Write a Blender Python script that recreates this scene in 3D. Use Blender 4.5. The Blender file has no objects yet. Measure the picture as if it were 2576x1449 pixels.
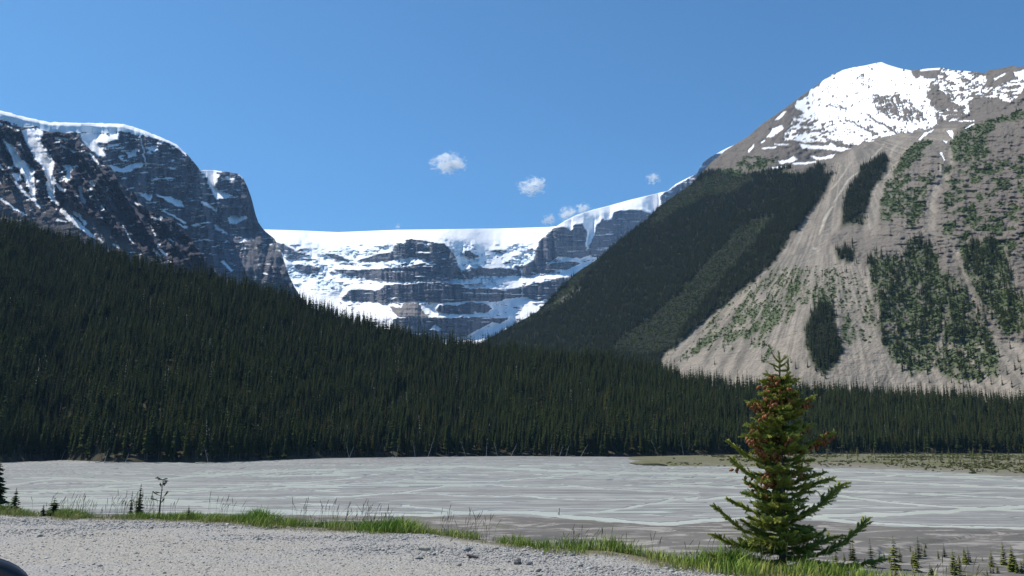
import bpy, math, random
import numpy as np
from mathutils import Vector, Matrix, Euler

SC = bpy.context.scene
COL = SC.collection
RNG = np.random.default_rng(7)
random.seed(7)

# ------------------------------------------------------------------ camera
FOV_F = 1983.0            # focal length in units of a 2576 x 1449 frame
HORIZON = 1105.0
PITCH = math.atan((HORIZON - 724.5) / FOV_F)
CAMZ = 1.8
camd = bpy.data.cameras.new('camera')
cam = bpy.data.objects.new('camera', camd)
COL.objects.link(cam)
camd.sensor_fit = 'HORIZONTAL'
camd.sensor_width = 36.0
camd.lens = FOV_F / 2576.0 * 36.0
camd.clip_start = 0.05
camd.clip_end = 60000
cam.location = (0, 0, CAMZ)
cam.rotation_euler = (math.pi / 2 + PITCH, 0, 0)
SC.camera = cam

# ------------------------------------------------------------------ world and sun
SUN_AZ = math.radians(-68)      # clockwise from +Y (the view direction): left, a little ahead
SUN_EL = math.radians(59)
SUND = Vector((math.sin(SUN_AZ) * math.cos(SUN_EL), math.cos(SUN_AZ) * math.cos(SUN_EL), math.sin(SUN_EL)))
world = bpy.data.worlds.new('World')
SC.world = world
world.use_nodes = True
wn = world.node_tree
for n in list(wn.nodes):
    wn.nodes.remove(n)
wo = wn.nodes.new('ShaderNodeOutputWorld')
bg = wn.nodes.new('ShaderNodeBackground')
sky = wn.nodes.new('ShaderNodeTexSky')
sky.sky_type = 'NISHITA'
sky.sun_disc = False
sky.sun_elevation = SUN_EL
sky.sun_rotation = SUN_AZ
sky.altitude = 1400
sky.air_density = 1.0
sky.dust_density = 1.0
sky.ozone_density = 10.0
bg.inputs['Strength'].default_value = 0.122
wb = wn.nodes.new('ShaderNodeMix')          # the camera's rendering of blue sky, the same in every direction
wb.data_type = 'RGBA'; wb.blend_type = 'MULTIPLY'
wb.inputs[0].default_value = 1.0
wb.inputs[7].default_value = (0.68, 1.0, 0.97, 1)
wn.links.new(sky.outputs[0], wb.inputs[6])
wn.links.new(wb.outputs[2], bg.inputs['Color'])
wn.links.new(bg.outputs[0], wo.inputs['Surface'])

sund = bpy.data.lights.new('sun', 'SUN')
sun = bpy.data.objects.new('sun', sund)
COL.objects.link(sun)
sund.energy = 5.0
sund.angle = math.radians(0.53)
sund.color = (1.0, 0.93, 0.82)
sun.rotation_euler = SUND.to_track_quat('Z', 'Y').to_euler()
sun.location = (0, 0, 50)

SC.view_settings.view_transform = 'Standard'
SC.view_settings.look = 'None'
SC.view_settings.gamma = 1.0
SC.view_settings.exposure = 0.28
SC.view_settings.use_curve_mapping = False
SC.render.engine = 'CYCLES'
SC.cycles.max_bounces = 9
SC.cycles.diffuse_bounces = 3
SC.cycles.glossy_bounces = 2
SC.cycles.transmission_bounces = 2
SC.cycles.transparent_max_bounces = 6
SC.cycles.volume_bounces = 8
SC.cycles.use_denoising = True
SC.cycles.use_adaptive_sampling = False

# ------------------------------------------------------------------ helpers: rays, noise, masks
def ray(px, py):
    """direction of the sight line through a point of the 2576-wide frame, scaled to horizontal length 1"""
    x = (np.asarray(px, float) - 1288.0) / FOV_F
    y = (724.5 - np.asarray(py, float)) / FOV_F
    dy = math.cos(PITCH) - y * math.sin(PITCH)
    dz = math.sin(PITCH) + y * math.cos(PITCH)
    h = np.sqrt(x * x + dy * dy)
    return x / h, dy / h, dz / h

def at_dist(px, py, D):
    a, b, t = ray(px, py)
    return np.stack([a * D, b * D, CAMZ + t * D], -1)

def on_level(px, py, z):
    a, b, t = ray(px, py)
    D = (z - CAMZ) / t
    return np.stack([a * D, b * D, np.full_like(D, z)], -1)

def fpx(x):
    return np.asarray(x, float)

_tab = np.random.default_rng(11).random((256, 256))
def vnoise(x, y):
    x = np.asarray(x, float); y = np.asarray(y, float)
    xi = np.floor(x).astype(int); yi = np.floor(y).astype(int)
    fx = x - xi; fy = y - yi
    fx = fx * fx * fx * (fx * (fx * 6 - 15) + 10); fy = fy * fy * fy * (fy * (fy * 6 - 15) + 10)
    a = _tab[yi & 255, xi & 255]; b = _tab[yi & 255, (xi + 1) & 255]
    c = _tab[(yi + 1) & 255, xi & 255]; d = _tab[(yi + 1) & 255, (xi + 1) & 255]
    return (a + (b - a) * fx) * (1 - fy) + (c + (d - c) * fx) * fy

def fbm(x, y, o=4, g=0.5):
    s = 0; a = 1.0; tot = 0
    for k in range(o):
        s = s + a * vnoise(x * 2 ** k + 37.3 * k, y * 2 ** k + 91.7 * k)
        tot += a; a *= g
    return s / tot            # 0..1, about 0.5

def ridged(x, y, o=4):
    s = 0; a = 1.0; tot = 0
    for k in range(o):
        s = s + a * (1 - np.abs(2 * vnoise(x * 2 ** k + 17.3 * k, y * 2 ** k + 51.7 * k) - 1))
        tot += a; a *= 0.5
    return s / tot

def sstep(a, b, v):
    t = np.clip((v - a) / (b - a), 0, 1)
    return t * t * (3 - 2 * t)

def inpoly(X, Y, pts):
    pts = np.asarray(pts, float)
    out = np.zeros(X.shape, bool)
    x0, y0 = pts.min(0); x1, y1 = pts.max(0)
    sel = (X >= x0) & (X <= x1) & (Y >= y0) & (Y <= y1)
    xs = X[sel]; ys = Y[sel]
    r = np.zeros(xs.shape, bool)
    n = len(pts)
    for i in range(n):
        ax, ay = pts[i]; bx, by = pts[(i + 1) % n]
        if ay == by:
            continue
        c = ((ay > ys) != (by > ys)) & (xs < (bx - ax) * (ys - ay) / (by - ay) + ax)
        r ^= c
    out[sel] = r
    return out

def segdist(X, Y, pts, w):
    """normalised distance to a polyline with a width at each point (1 at its edge)"""
    best = np.full(X.shape, 1e9)
    for i in range(len(pts) - 1):
        (ax, ay), (bx, by) = pts[i], pts[i + 1]
        w0, w1 = (w[i], w[i + 1]) if hasattr(w, '__len__') else (w, w)
        dx, dy = bx - ax, by - ay
        L = dx * dx + dy * dy + 1e-9
        t = np.clip(((X - ax) * dx + (Y - ay) * dy) / L, 0, 1)
        d = np.hypot(X - ax - t * dx, Y - ay - t * dy) / (w0 + (w1 - w0) * t)
        best = np.minimum(best, d)
    return best

def stroke(X, Y, pts, w):
    return segdist(X, Y, pts, w) < 1

def aff(ox, oy, k):
    return lambda pts: [(ox + x * k, oy + y * k) for x, y in pts]
# survey sheets: local drawing grids -> frame units
Z1 = aff(0, 246.7, .35834)
Z2 = aff(649.2, 519.4, .30243)
Z3 = aff(1298.4, 389.5, .40323)
Z4 = aff(1882.7, 116.9, .32263)
Z5 = aff(1817.8, 519.4, .35836)
Z6 = aff(0, 1103.6, .35283)
Z7 = aff(844, 1103.6, .35283)
Z8 = aff(1687.9, 869.9, .39968)
H1 = aff(1752.9, 882.9, .1972)
H2 = aff(1752.9, 1155.6, .2025)

def curve(pts):
    p = np.asarray(pts, float)
    o = np.argsort(p[:, 0])
    return lambda x: np.interp(x, p[o, 0], p[o, 1])

def blur(A, n, axis):
    k = np.ones(2 * n + 1) / (2 * n + 1)
    pad = [(0, 0)] * A.ndim; pad[axis] = (n, n)
    B = np.pad(A, pad, mode='edge')
    return np.apply_along_axis(lambda v: np.convolve(v, k, 'valid'), axis, B)

# ------------------------------------------------------------------ helpers: objects
def tag(o, label=None, cat=None, group=None, kind=None):
    if label: o['label'] = label
    if cat: o['category'] = cat
    if group: o['group'] = group
    if kind: o['kind'] = kind
    return o

def raw_mesh(name, V, F, mats=(), smooth=False, attrs=None, fmat=None):
    """V (n,3); F list of index arrays, each (m,k)"""
    me = bpy.data.meshes.new(name)
    V = np.asarray(V, np.float32)
    me.vertices.add(len(V)); me.vertices.foreach_set('co', V.ravel())
    Fs = [np.asarray(f, np.int32) for f in (F if isinstance(F, (list, tuple)) else [F]) if len(f)]
    loops = np.concatenate([f.ravel() for f in Fs])
    sizes = np.concatenate([np.full(len(f), f.shape[1], np.int32) for f in Fs])
    me.loops.add(len(loops)); me.loops.foreach_set('vertex_index', loops)
    me.polygons.add(len(sizes))
    me.polygons.foreach_set('loop_start', np.concatenate([[0], np.cumsum(sizes)[:-1]]).astype(np.int32))
    me.polygons.foreach_set('loop_total', sizes)
    if smooth:
        me.polygons.foreach_set('use_smooth', np.ones(len(sizes), bool))
    for m in mats:
        me.materials.append(m)
    if fmat is not None:
        me.polygons.foreach_set('material_index', np.asarray(fmat, np.int32))
    for k, v in (attrs or {}).items():
        a = me.attributes.new(k, 'FLOAT', 'POINT')
        a.data.foreach_set('value', np.asarray(v, np.float32).ravel())
    me.update(); me.validate()
    return me

def link(name, me, parent=None):
    o = bpy.data.objects.new(name, me)
    COL.objects.link(o)
    if parent:
        o.parent = parent
    return o

def empty(name, loc=(0, 0, 0)):
    o = bpy.data.objects.new(name, None)
    COL.objects.link(o)
    o.location = loc
    o.empty_display_size = 0.2
    return o

def grid_faces(ny, nx):
    i = np.arange(ny * nx).reshape(ny, nx)
    return np.stack([i[:-1, :-1], i[:-1, 1:], i[1:, 1:], i[1:, :-1]], -1).reshape(-1, 4)

def grid_obj(name, P, mat, attrs=None, smooth=True):
    ny, nx = P.shape[:2]
    me = raw_mesh(name, P.reshape(-1, 3), grid_faces(ny, nx), [mat], smooth, attrs)
    o = link(name, me)
    o['kind'] = 'structure'
    return o

# ------------------------------------------------------------------ helpers: materials
class NT:
    def __init__(s, name, rough=0.9, spec=0.2):
        s.m = bpy.data.materials.new(name)
        s.m.use_nodes = True
        s.t = s.m.node_tree
        s.b = s.t.nodes['Principled BSDF']
        s.b.inputs['Roughness'].default_value = rough
        s.b.inputs['Specular IOR Level'].default_value = spec
        s._obj = None
    def n(s, typ, **kw):
        o = s.t.nodes.new(typ)
        for k, v in kw.items():
            setattr(o, k, v)
        return o
    def put(s, sock, v):
        if isinstance(v, bpy.types.NodeSocket):
            s.t.links.new(v, sock)
        elif isinstance(v, tuple) and len(v) == 3 and sock.type == 'RGBA':
            sock.default_value = v + (1,)
        else:
            sock.default_value = v
    def pos(s, scale=(1, 1, 1)):
        g = s.n('ShaderNodeNewGeometry')
        mp = s.n('ShaderNodeMapping')
        mp.inputs['Scale'].default_value = scale
        s.t.links.new(g.outputs['Position'], mp.inputs['Vector'])
        return mp.outputs[0]
    def objpos(s, scale=(1, 1, 1)):
        g = s.n('ShaderNodeTexCoord')
        mp = s.n('ShaderNodeMapping')
        mp.inputs['Scale'].default_value = scale
        s.t.links.new(g.outputs['Object'], mp.inputs['Vector'])
        return mp.outputs[0]
    def noise(s, vec, scale=1.0, detail=4, rough=0.6, dist=0.0):
        o = s.n('ShaderNodeTexNoise')
        s.put(o.inputs['Vector'], vec)
        o.inputs['Scale'].default_value = scale
        o.inputs['Detail'].default_value = detail
        o.inputs['Roughness'].default_value = rough
        o.inputs['Distortion'].default_value = dist
        return o.outputs[0]
    def voro(s, vec, scale=1.0, feature='F1'):
        o = s.n('ShaderNodeTexVoronoi', feature=feature)
        s.put(o.inputs['Vector'], vec)
        o.inputs['Scale'].default_value = scale
        return o
    def attr(s, name):
        o = s.n('ShaderNodeAttribute', attribute_name=name)
        return o.outputs['Fac']
    def rnd(s):
        return s.n('ShaderNodeObjectInfo').outputs['Random']
    def rng(s, v, a, b, c=0.0, d=1.0, smooth=False):
        o = s.n('ShaderNodeMapRange')
        if smooth:
            o.interpolation_type = 'SMOOTHSTEP'
        s.put(o.inputs[0], v)
        for k, x in enumerate((a, b, c, d)):
            o.inputs[k + 1].default_value = x
        return o.outputs[0]
    def mix(s, f, a, b, mode='MIX'):
        o = s.n('ShaderNodeMix', data_type='RGBA', blend_type=mode)
        s.put(o.inputs[0], f); s.put(o.inputs[6], a); s.put(o.inputs[7], b)
        return o.outputs[2]
    def ramp(s, f, stops):
        o = s.n('ShaderNodeValToRGB')
        el = o.color_ramp.elements
        while len(el) < len(stops):
            el.new(0.5)
        for e, (p, c) in zip(el, stops):
            e.position = p; e.color = tuple(c) + (1,)
        s.put(o.inputs[0], f)
        return o.outputs[0]
    def math(s, op, a, b=0.0):
        o = s.n('ShaderNodeMath', operation=op)
        s.put(o.inputs[0], a); s.put(o.inputs[1], b)
        return o.outputs[0]
    def bump(s, h, dist, strength=1.0, normal=None):
        o = s.n('ShaderNodeBump')
        o.inputs['Distance'].default_value = dist
        o.inputs['Strength'].default_value = strength
        s.put(o.inputs['Height'], h)
        if normal is not None:
            s.put(o.inputs['Normal'], normal)
        return o.outputs[0]
    def done(s, color, normal=None, rough=None):
        s.put(s.b.inputs['Base Color'], color)
        if normal is not None:
            s.put(s.b.inputs['Normal'], normal)
        if rough is not None:
            s.put(s.b.inputs['Roughness'], rough)
        return s.m

# ------------------------------------------------------------------ relief of the mountains
def relief(x0, x1, dx, top, bot, dy, D0, slope, jag=0.0, leak=0.88):
    """columns of sight lines over a slope: returns frame coords X,Y and distances D, bottom row first"""
    xs = np.arange(x0, x1 + dx, dx)
    yt = top(xs); yb = bot(xs)
    if jag:
        yt = yt + jag * (fbm(xs / 14.0, xs * 0 + 3.1, 4) - 0.5) * 2
    ny = int(np.max(yb - yt) / dy) + 2
    v = np.linspace(0, 1, ny)[:, None]
    X = np.repeat(xs[None, :], ny, 0)
    Y = yb[None, :] + (yt - yb)[None, :] * v
    _, _, t = ray(X, Y)
    d0 = D0(xs)[None, :]
    if callable(slope):
        S = slope(X, Y, t)
        loc = None
        if isinstance(S, tuple):
            S, loc = S
        # integrate dD/D = dt / (s - t) up each column
        dt = np.diff(t, axis=0)
        sm = 0.5 * (S[1:] + S[:-1]); tm = 0.5 * (t[1:] + t[:-1])
        g = dt / np.maximum(sm - tm, 0.05)
        lnD = np.concatenate([np.zeros((1, X.shape[1])), np.cumsum(g, 0)], 0)
        if loc is not None:
            # ledges and steps: the local slope, forgotten again over a few rows so that columns stay together
            e = np.zeros(X.shape[1])
            lm = 0.5 * (loc[1:] + loc[:-1])
            df = np.clip(dt / np.maximum(lm - tm, 0.08) - g, -.02, .02)
            for k in range(len(g)):
                e = e * leak + df[k]
                lnD[k + 1] += e
        D = d0 * np.exp(lnD)
    else:
        D = d0 * (slope - t[0:1]) / (slope - t)
    return X, Y, D, t

def finish_relief(name, X, Y, D, mat, attrs, back=(150, 500, 1200, 2600), drop=0.55):
    attrs.setdefault('streak', np.full(X.shape, .5))
    P = at_dist(X, Y, D)
    # the far side of the mountain, falling away behind its crest
    a, b, t = ray(X[-1], Y[-1])
    rows = [P]
    z = P[-1, :, 2]
    for k in back:
        Dk = D[-1] + k
        zz = np.maximum(z - k * drop * (0.5 + 0.5 * min(1, k / 500)), -20)
        rows.append(np.stack([a * Dk, b * Dk, zz], -1)[None])
    n = len(back)
    P = np.concatenate(rows, 0)
    at = {k: np.concatenate([v] + [v[-1:]] * n, 0) for k, v in attrs.items()}
    return grid_obj(name, P, mat, at), P
# ================================================================== MOUNTAINS
def mountain_material(name, rock, rock2, scree, scree2, veg=(0.055, 0.088, 0.028), veg2=(0.085, 0.125, 0.04), size=1.0, ice=(0.55, 0.68, 0.78), strat=1.0):
    m = NT(name, 0.95, 0.1)
    p = m.pos()
    big = m.noise(p, 0.006 * size, 6, 0.65)
    fine = m.noise(p, 0.07 * size, 6, 0.7)
    st = m.noise(m.pos((0.0025 * size, 0.0025 * size, 0.05 * size)), 1.0, 5, 0.65, 0.4)
    vert = m.noise(m.pos((0.035 * size, 0.035 * size, 0.004 * size)), 1.0, 5, 0.7)
    rk = m.mix(m.rng(big, 0.35, 0.65), rock, rock2)
    rk = m.mix(m.rng(vert, 0.36, 0.66, 0, .6), rk, tuple(c * 0.4 for c in rock))
    rk = m.mix(m.math('MULTIPLY', m.rng(st, 0.35, 0.68), 0.75 * strat), rk, tuple(c * 0.42 for c in rock))
    rk = m.mix(m.rng(fine, 0.3, 0.75, 0.0, 0.45), rk, tuple(c * 1.5 for c in rock2))
    scn = m.noise(p, 0.16 * size, 5, 0.75)
    sc = m.mix(m.rng(big, 0.35, 0.65), scree, scree2)
    sc = m.mix(m.rng(scn, 0.3, 0.75, 0.0, 0.55), sc, tuple(c * 0.5 for c in scree))
    sfine = m.noise(p, 0.5 * size, 3, 0.8)
    sc = m.mix(m.rng(sfine, 0.4, 0.7, 0.0, 0.5), sc, tuple(c * 0.55 for c in scree))
    c = m.mix(m.attr('scree'), rk, sc)
    c = m.mix(m.rng(m.attr('streak'), .42, .68, 0, .55), c, tuple(q * 1.45 for q in scree2))
    c = m.mix(m.rng(m.attr('streak'), .46, .26, 0, .6), c, tuple(q * .5 for q in scree))
    c = m.mix(m.math('MULTIPLY', m.attr('pale'), .8), c, (0.50, 0.455, 0.38))
    vg = m.mix(m.rng(m.noise(p, 0.05 * size, 5, 0.7), 0.35, 0.68), veg, veg2)
    c = m.mix(m.attr('veg'), c, vg)
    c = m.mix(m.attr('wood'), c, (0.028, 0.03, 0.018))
    sn = m.mix(m.attr('ice'), (0.90, 0.91, 0.93), ice)
    c = m.mix(m.attr('snow'), c, sn)
    h = m.math('ADD', m.math('MULTIPLY', fine, 1.0), m.math('ADD', m.math('MULTIPLY', st, 1.0), m.math('MULTIPLY', vert, 1.2)))
    keep = m.math('SUBTRACT', 1.0, m.math('MULTIPLY', m.attr('snow'), 0.88))
    h = m.math('MULTIPLY', h, keep)
    nrm = m.bump(h, 14.0 / size, 0.8)
    return m.done(c, nrm)

def speckle(X, Y, sx, sy, thr, seed=0.0, o=4):
    return fbm(X / sx + seed, Y / sy + seed * 1.7, o) > thr

def fl(b):
    return b.astype(np.float32)

# ---------------------------------------------------------------- glacier cliffs at the head of the valley
ytopA = curve([(560, 560), (660, 577), (760, 580), (850, 584), (1000, 578), (1100, 577), (1250, 575), (1380, 571), (1400, 569), (1420, 556),
               (1450, 541), (1490, 528), (1530, 518), (1580, 504), (1630, 492), (1680, 480), (1700, 463), (1725, 450), (1752, 437), (1770, 407),
               (1790, 393), (1830, 372), (1880, 350)])
ybotA = curve([(560, 900), (1900, 900)])
rockA = [Z2(p) for p in (
    [(140, 290), (190, 310), (240, 330), (330, 380), (395, 405), (330, 440), (240, 440), (200, 390)],
    [(570, 390), (640, 400), (720, 430), (775, 455), (690, 455), (600, 430)],
    [(1240, 275), (1350, 280), (1450, 295), (1540, 310), (1590, 350), (1630, 400), (1655, 450), (1600, 470), (1500, 455), (1440, 450), (1300, 430), (1200, 440), (1215, 350)],
    [(830, 450), (1000, 400), (1100, 385), (1150, 310), (1230, 300), (1210, 420), (1100, 450), (1000, 468), (900, 465)],
    [(310, 490), (430, 490), (525, 505), (480, 555), (400, 565), (330, 535)],
    [(620, 525), (760, 530), (1000, 525), (1100, 512), (1280, 490), (1420, 470), (1500, 455), (1560, 460), (1650, 450), (1690, 560), (1740, 600),
     (1600, 612), (1450, 625), (1250, 625), (1060, 625), (930, 610), (860, 585), (760, 575), (690, 550)],
    [(700, 770), (760, 700), (860, 690), (1000, 700), (1060, 655), (1300, 640), (1500, 632), (1700, 650), (1760, 690), (1850, 680), (2000, 695), (2150, 685),
     (2300, 640), (2400, 625), (2480, 600), (2576, 590), (2576, 640), (2350, 790), (2250, 770), (2240, 745), (2100, 765), (1950, 795), (1800, 785), (1500, 805), (1300, 790),
     (1150, 800), (1000, 800), (880, 790), (800, 785)],
    [(1690, 540), (1850, 510), (2000, 515), (2100, 522), (2200, 530), (2320, 500), (2340, 560), (2200, 580), (2000, 582), (1850, 575), (1750, 600)],
    [(1710, 365), (1770, 370), (1840, 425), (1760, 430), (1720, 410)],
    [(1480, 860), (1520, 810), (1650, 830), (1750, 800), (1900, 810), (1940, 850), (1900, 880), (1750, 895), (1600, 900), (1500, 890)],
    [(1140, 930), (1400, 915), (1600, 930), (1800, 915), (1950, 930), (2080, 930), (2010, 985), (1955, 955), (1850, 1010), (1740, 1075), (1500, 1120), (1200, 1120), (1100, 1000)],
    [(2290, 440), (2330, 300), (2400, 230), (2460, 180), (2530, 170), (2600, 200), (2640, 400), (2500, 420), (2400, 470), (2330, 520)],
)] + [Z3(p) for p in (
    [(135, 580), (200, 510), (250, 455), (300, 490), (340, 480), (370, 440), (420, 430), (440, 480), (430, 600), (470, 620), (400, 645), (330, 640), (250, 620), (180, 650), (140, 655)],
    [(500, 440), (540, 405), (600, 405), (612, 360), (700, 345), (780, 350), (850, 375), (860, 500), (640, 600), (540, 640), (470, 640), (440, 600), (470, 540)],
    [(0, 700), (130, 660), (200, 680), (340, 665), (400, 680), (340, 705), (250, 740), (100, 748), (20, 755)],
    [(0, 832), (120, 810), (240, 785), (400, 740), (400, 900), (180, 900), (110, 880), (60, 895)],
    [(900, 300), (905, 250), (940, 230), (1000, 195), (1080, 140), (1130, 110), (1165, 40), (1230, 0), (1400, -40), (1400, 300), (900, 420)],
)]
snowA = [Z2(p) for p in (
    [(1180, 440), (1300, 420), (1440, 452), (1420, 475), (1280, 492), (1100, 512), (1000, 525), (760, 530), (640, 500), (640, 470), (900, 470), (1100, 455)],
    [(1590, 605), (1750, 600), (1900, 585), (2200, 582), (2340, 560), (2576, 520), (2576, 560), (2480, 600), (2300, 600), (2100, 612), (1900, 622), (1640, 640)],
    [(1840, 660), (2000, 650), (2200, 640), (2300, 640), (2150, 680), (2000, 692), (1880, 678)],
    [(2240, 750), (2330, 800), (2200, 880), (2080, 920), (1950, 930), (1850, 910), (1780, 880), (1900, 885), (1960, 830), (2030, 790), (2140, 762)],
    [(1150, 790), (1300, 785), (1420, 800), (1510, 800), (1460, 860), (1560, 900), (1420, 925), (1370, 870), (1330, 800), (1200, 810)],
    [(700, 790), (860, 790), (1000, 808), (1110, 820), (1170, 870), (1160, 920), (1000, 890), (850, 850)],
    [(1955, 955), (2030, 985), (1900, 1060), (1730, 1085), (1850, 1010)],
    [(1470, 980), (1540, 1020), (1420, 1030)],
)]
GA = {}
def slopeA(X, Y, t):
    wx = X + 5 * (fbm(X / 11, Y / 11, 3) - .5) * 2
    wy = Y + 2.6 * (fbm(X / 12 + 40, Y / 7 + 9, 3) - .5) * 2
    rk = np.zeros(X.shape, bool)
    for p in rockA:
        rk |= inpoly(wx, wy, p)
    sc = inpoly(wx, wy, Z2([(1100, 835), (1190, 840), (1220, 800), (1330, 800), (1370, 860), (1410, 920), (1160, 915)]))
    for p in snowA:
        rk &= ~inpoly(wx, wy, p)
    # snow lying on the thin ledges of the cliffs
    led = fbm(X / 34 + 4 + 0.02 * Y, Y / 2.6 + 0.35 * np.sin(X / 70), 4)
    amount = 0.70 - 0.05 * fbm(X / 60, Y / 40, 2)
    rk &= ~(led > amount)
    # rock ribs and ledges that show through the ice falls
    icef = sstep(590, 640, Y) * sstep(720, 640, Y)
    rk |= (fbm(X / 22 + 7, Y / 4 + 3, 4) > 0.79 - 0.05 * icef) & (Y > 616)
    rk &= ~(stroke(wx, wy, Z2([(2195, 640), (2193, 755)]), 1.6) | stroke(wx, wy, Z2([(2190, 530), (2200, 590)]), 4))
    rk |= sc
    GA['rock'] = rk; GA['scree'] = sc
    s = np.where(rk, 4.0, 0.52)
    s = np.where(sc, 0.7, s)
    return blur(blur(blur(s, 22, 1), 22, 1), 2, 0), blur(blur(s, 2, 1), 1, 0)
X, Y, D, t = relief(560, 1880, 2.0, ytopA, ybotA, 1.9, lambda x: 5000 + 0 * x, slopeA)
rk = GA['rock']
rkf = blur(fl(rk), 1, 1)
D = D + rkf * (90 * (ridged(X / 26 + 3, Y / 150, 4) - .6) + 45 * (fbm(X / 7, Y / 60, 3) - .5) + 30 * (fbm(X / 60, Y / 5, 3) - .5))
ice = sstep(600, 640, Y) * sstep(760, 700, Y) * sstep(.45, .62, fbm(X / 30, Y / 12, 4)) * (X < 1400)
D = D + (1 - rkf) * (60 * (fbm(X / 30, Y / 22, 4) - .5) + ice * 110 * (ridged(X / 9, Y / 6, 4) - .5))
D = D + 500 * sstep(1660, 1760, X) * 0
matA = mountain_material('glacier_cliff_rock', (0.088, 0.105, 0.145), (0.13, 0.142, 0.175), (0.25, 0.225, 0.215), (0.29, 0.265, 0.25), size=0.45)  # rock made bluish: blue of far haze and shade is put into its colour
finish_relief('glacier_headwall', X, Y, D, matA, dict(snow=1 - fl(rk), scree=fl(GA['scree']), veg=0 * X, ice=ice * 0.8), back=(400, 900, 1600))

# ---------------------------------------------------------------- far left mountain with its ice cap
ytopB = curve([(-120, 240), (0, 278), (35, 287), (65, 295), (125, 307), (200, 309), (310, 312), (358, 327), (412, 349), (441, 362), (470, 387), (495, 416),
               (505, 430), (512, 428), (540, 429), (575, 433), (600, 437), (613, 450), (622, 470), (633, 500), (643, 540), (650, 560), (663, 578), (690, 600), (707, 634), (722, 680), (740, 722), (765, 760), (800, 790)])
ybotB = curve([(-120, 840), (900, 840)])
snowB = [Z1(p) for p in (
    [(-400, 0), (0, 75), (180, 125), (350, 160), (550, 165), (860, 170), (1000, 215), (1150, 275), (1250, 330), (1200, 312), (1100, 290), (1030, 270), (960, 262), (850, 237), (700, 247), (540, 247),
     (420, 240), (330, 235), (260, 200), (150, 205), (100, 180), (0, 150), (-400, 100)],
    [(560, 250), (700, 250), (850, 240), (830, 290), (700, 320), (730, 375), (760, 395), (700, 420), (640, 375), (585, 310)],
    [(750, 470), (870, 490), (920, 460), (990, 450), (1000, 480), (900, 520), (800, 520)],
    [(940, 655), (1080, 680), (1060, 720), (1000, 700)], [(1090, 680), (1180, 690), (1290, 730), (1290, 780), (1200, 740)],
    [(1395, 500), (1480, 510), (1540, 525), (1530, 580), (1500, 620), (1560, 660), (1640, 680), (1620, 700), (1520, 715), (1480, 640), (1450, 570)],
    [(1550, 560), (1600, 545), (1650, 560), (1640, 575), (1560, 580)], [(1590, 840), (1640, 820), (1740, 840), (1680, 880), (1610, 880)],
    [(1660, 995), (1710, 985), (1760, 1000), (1740, 1012), (1670, 1010)], [(1670, 1050), (1720, 1045), (1730, 1060), (1690, 1065)],
    [(1240, 870), (1320, 900), (1300, 917)], [(1335, 890), (1390, 880), (1410, 900), (1350, 905)], [(1010, 340), (1110, 350), (1120, 380), (1050, 370)], [(880, 380), (950, 370), (960, 410), (890, 420)],
)]
snB = {}
def slopeB(X, Y, t):
    wx = X + 5 * (fbm(X / 10, Y / 10, 3) - .5) * 2
    wy = Y + 4 * (fbm(X / 9 + 40, Y / 7 + 9, 3) - .5) * 2
    sn = np.zeros(X.shape, bool)
    for p in snowB:
        sn |= inpoly(wx, wy, p)
    capd = Y - ytopB(X)
    sn |= (capd < 7) & (X < 470) | (capd < 3) & (X > 500) & (X < 560)
    sn |= stroke(wx, wy, Z1([(1415, 730), (1520, 785)]), 4) | stroke(wx, wy, Z1([(1510, 900), (1590, 950)]), 4) | stroke(wx, wy, Z1([(1570, 1150), (1620, 1210)]), 4)
    sn |= stroke(wx, wy, Z1([(985, 270), (1010, 380), (1020, 480)]), 2.5) | stroke(wx, wy, Z1([(1140, 790), (1230, 830), (1300, 880)]), 3)
    led = fbm(X / 20 + 0.05 * Y, Y / 3.2 + X / 90, 4)
    hi = 0.12 * sstep(470, 330, Y) + .03 * sstep(.5, .7, fbm(X / 50, Y / 40, 2))
    sn |= led > 0.70 - hi
    snB['sn'] = sn
    s = np.where(sn, 0.60, 3.0)
    cap = inpoly(X, Y, snowB[0])
    s = np.where(cap & (capd > 9), 1.5, s)      # ice cliff under the rim of the cap
    return blur(blur(blur(s, 14, 1), 14, 1), 2, 0), blur(blur(s, 2, 1), 1, 0)
X, Y, D, t = relief(-120, 800, 2.0, ytopB, ybotB, 2.0, lambda x: 3400 + 1.05 * (x + 100), slopeB, jag=2, leak=0.95)
sn = blur(fl(snB['sn']), 1, 1)
D = D + (1 - sn) * (190 * (ridged(X / 34 + 0.2 * Y / 34 + 5, Y / 170, 4) - .6) + 80 * (fbm(X / 9, Y / 50, 3) - .5) + 70 * (fbm(X / 70, Y / 8, 4) - .5))
D = D + 420 * sstep(-6, 6, X - (505 + (Y - 430) * 0.16)) * sstep(700, 560, Y)      # the second buttress stands farther back
D = D + 60 * (fbm(X / 50, Y / 40, 3) - .5)
matB = mountain_material('left_cliff_rock', (0.066, 0.080, 0.115), (0.105, 0.118, 0.15), (0.22, 0.20, 0.19), (0.25, 0.22, 0.21), size=0.6)  # blue of the distant air and shade is partly painted into this rock
finish_relief('left_far_mountain', X, Y, D, matB, dict(snow=fl(snB['sn']), scree=0 * X, veg=0 * X, ice=0.7 * fl((Y - ytopB(X) > 8) & inpoly(X, Y, snowB[0]))), back=(120, 400, 1200))

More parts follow.
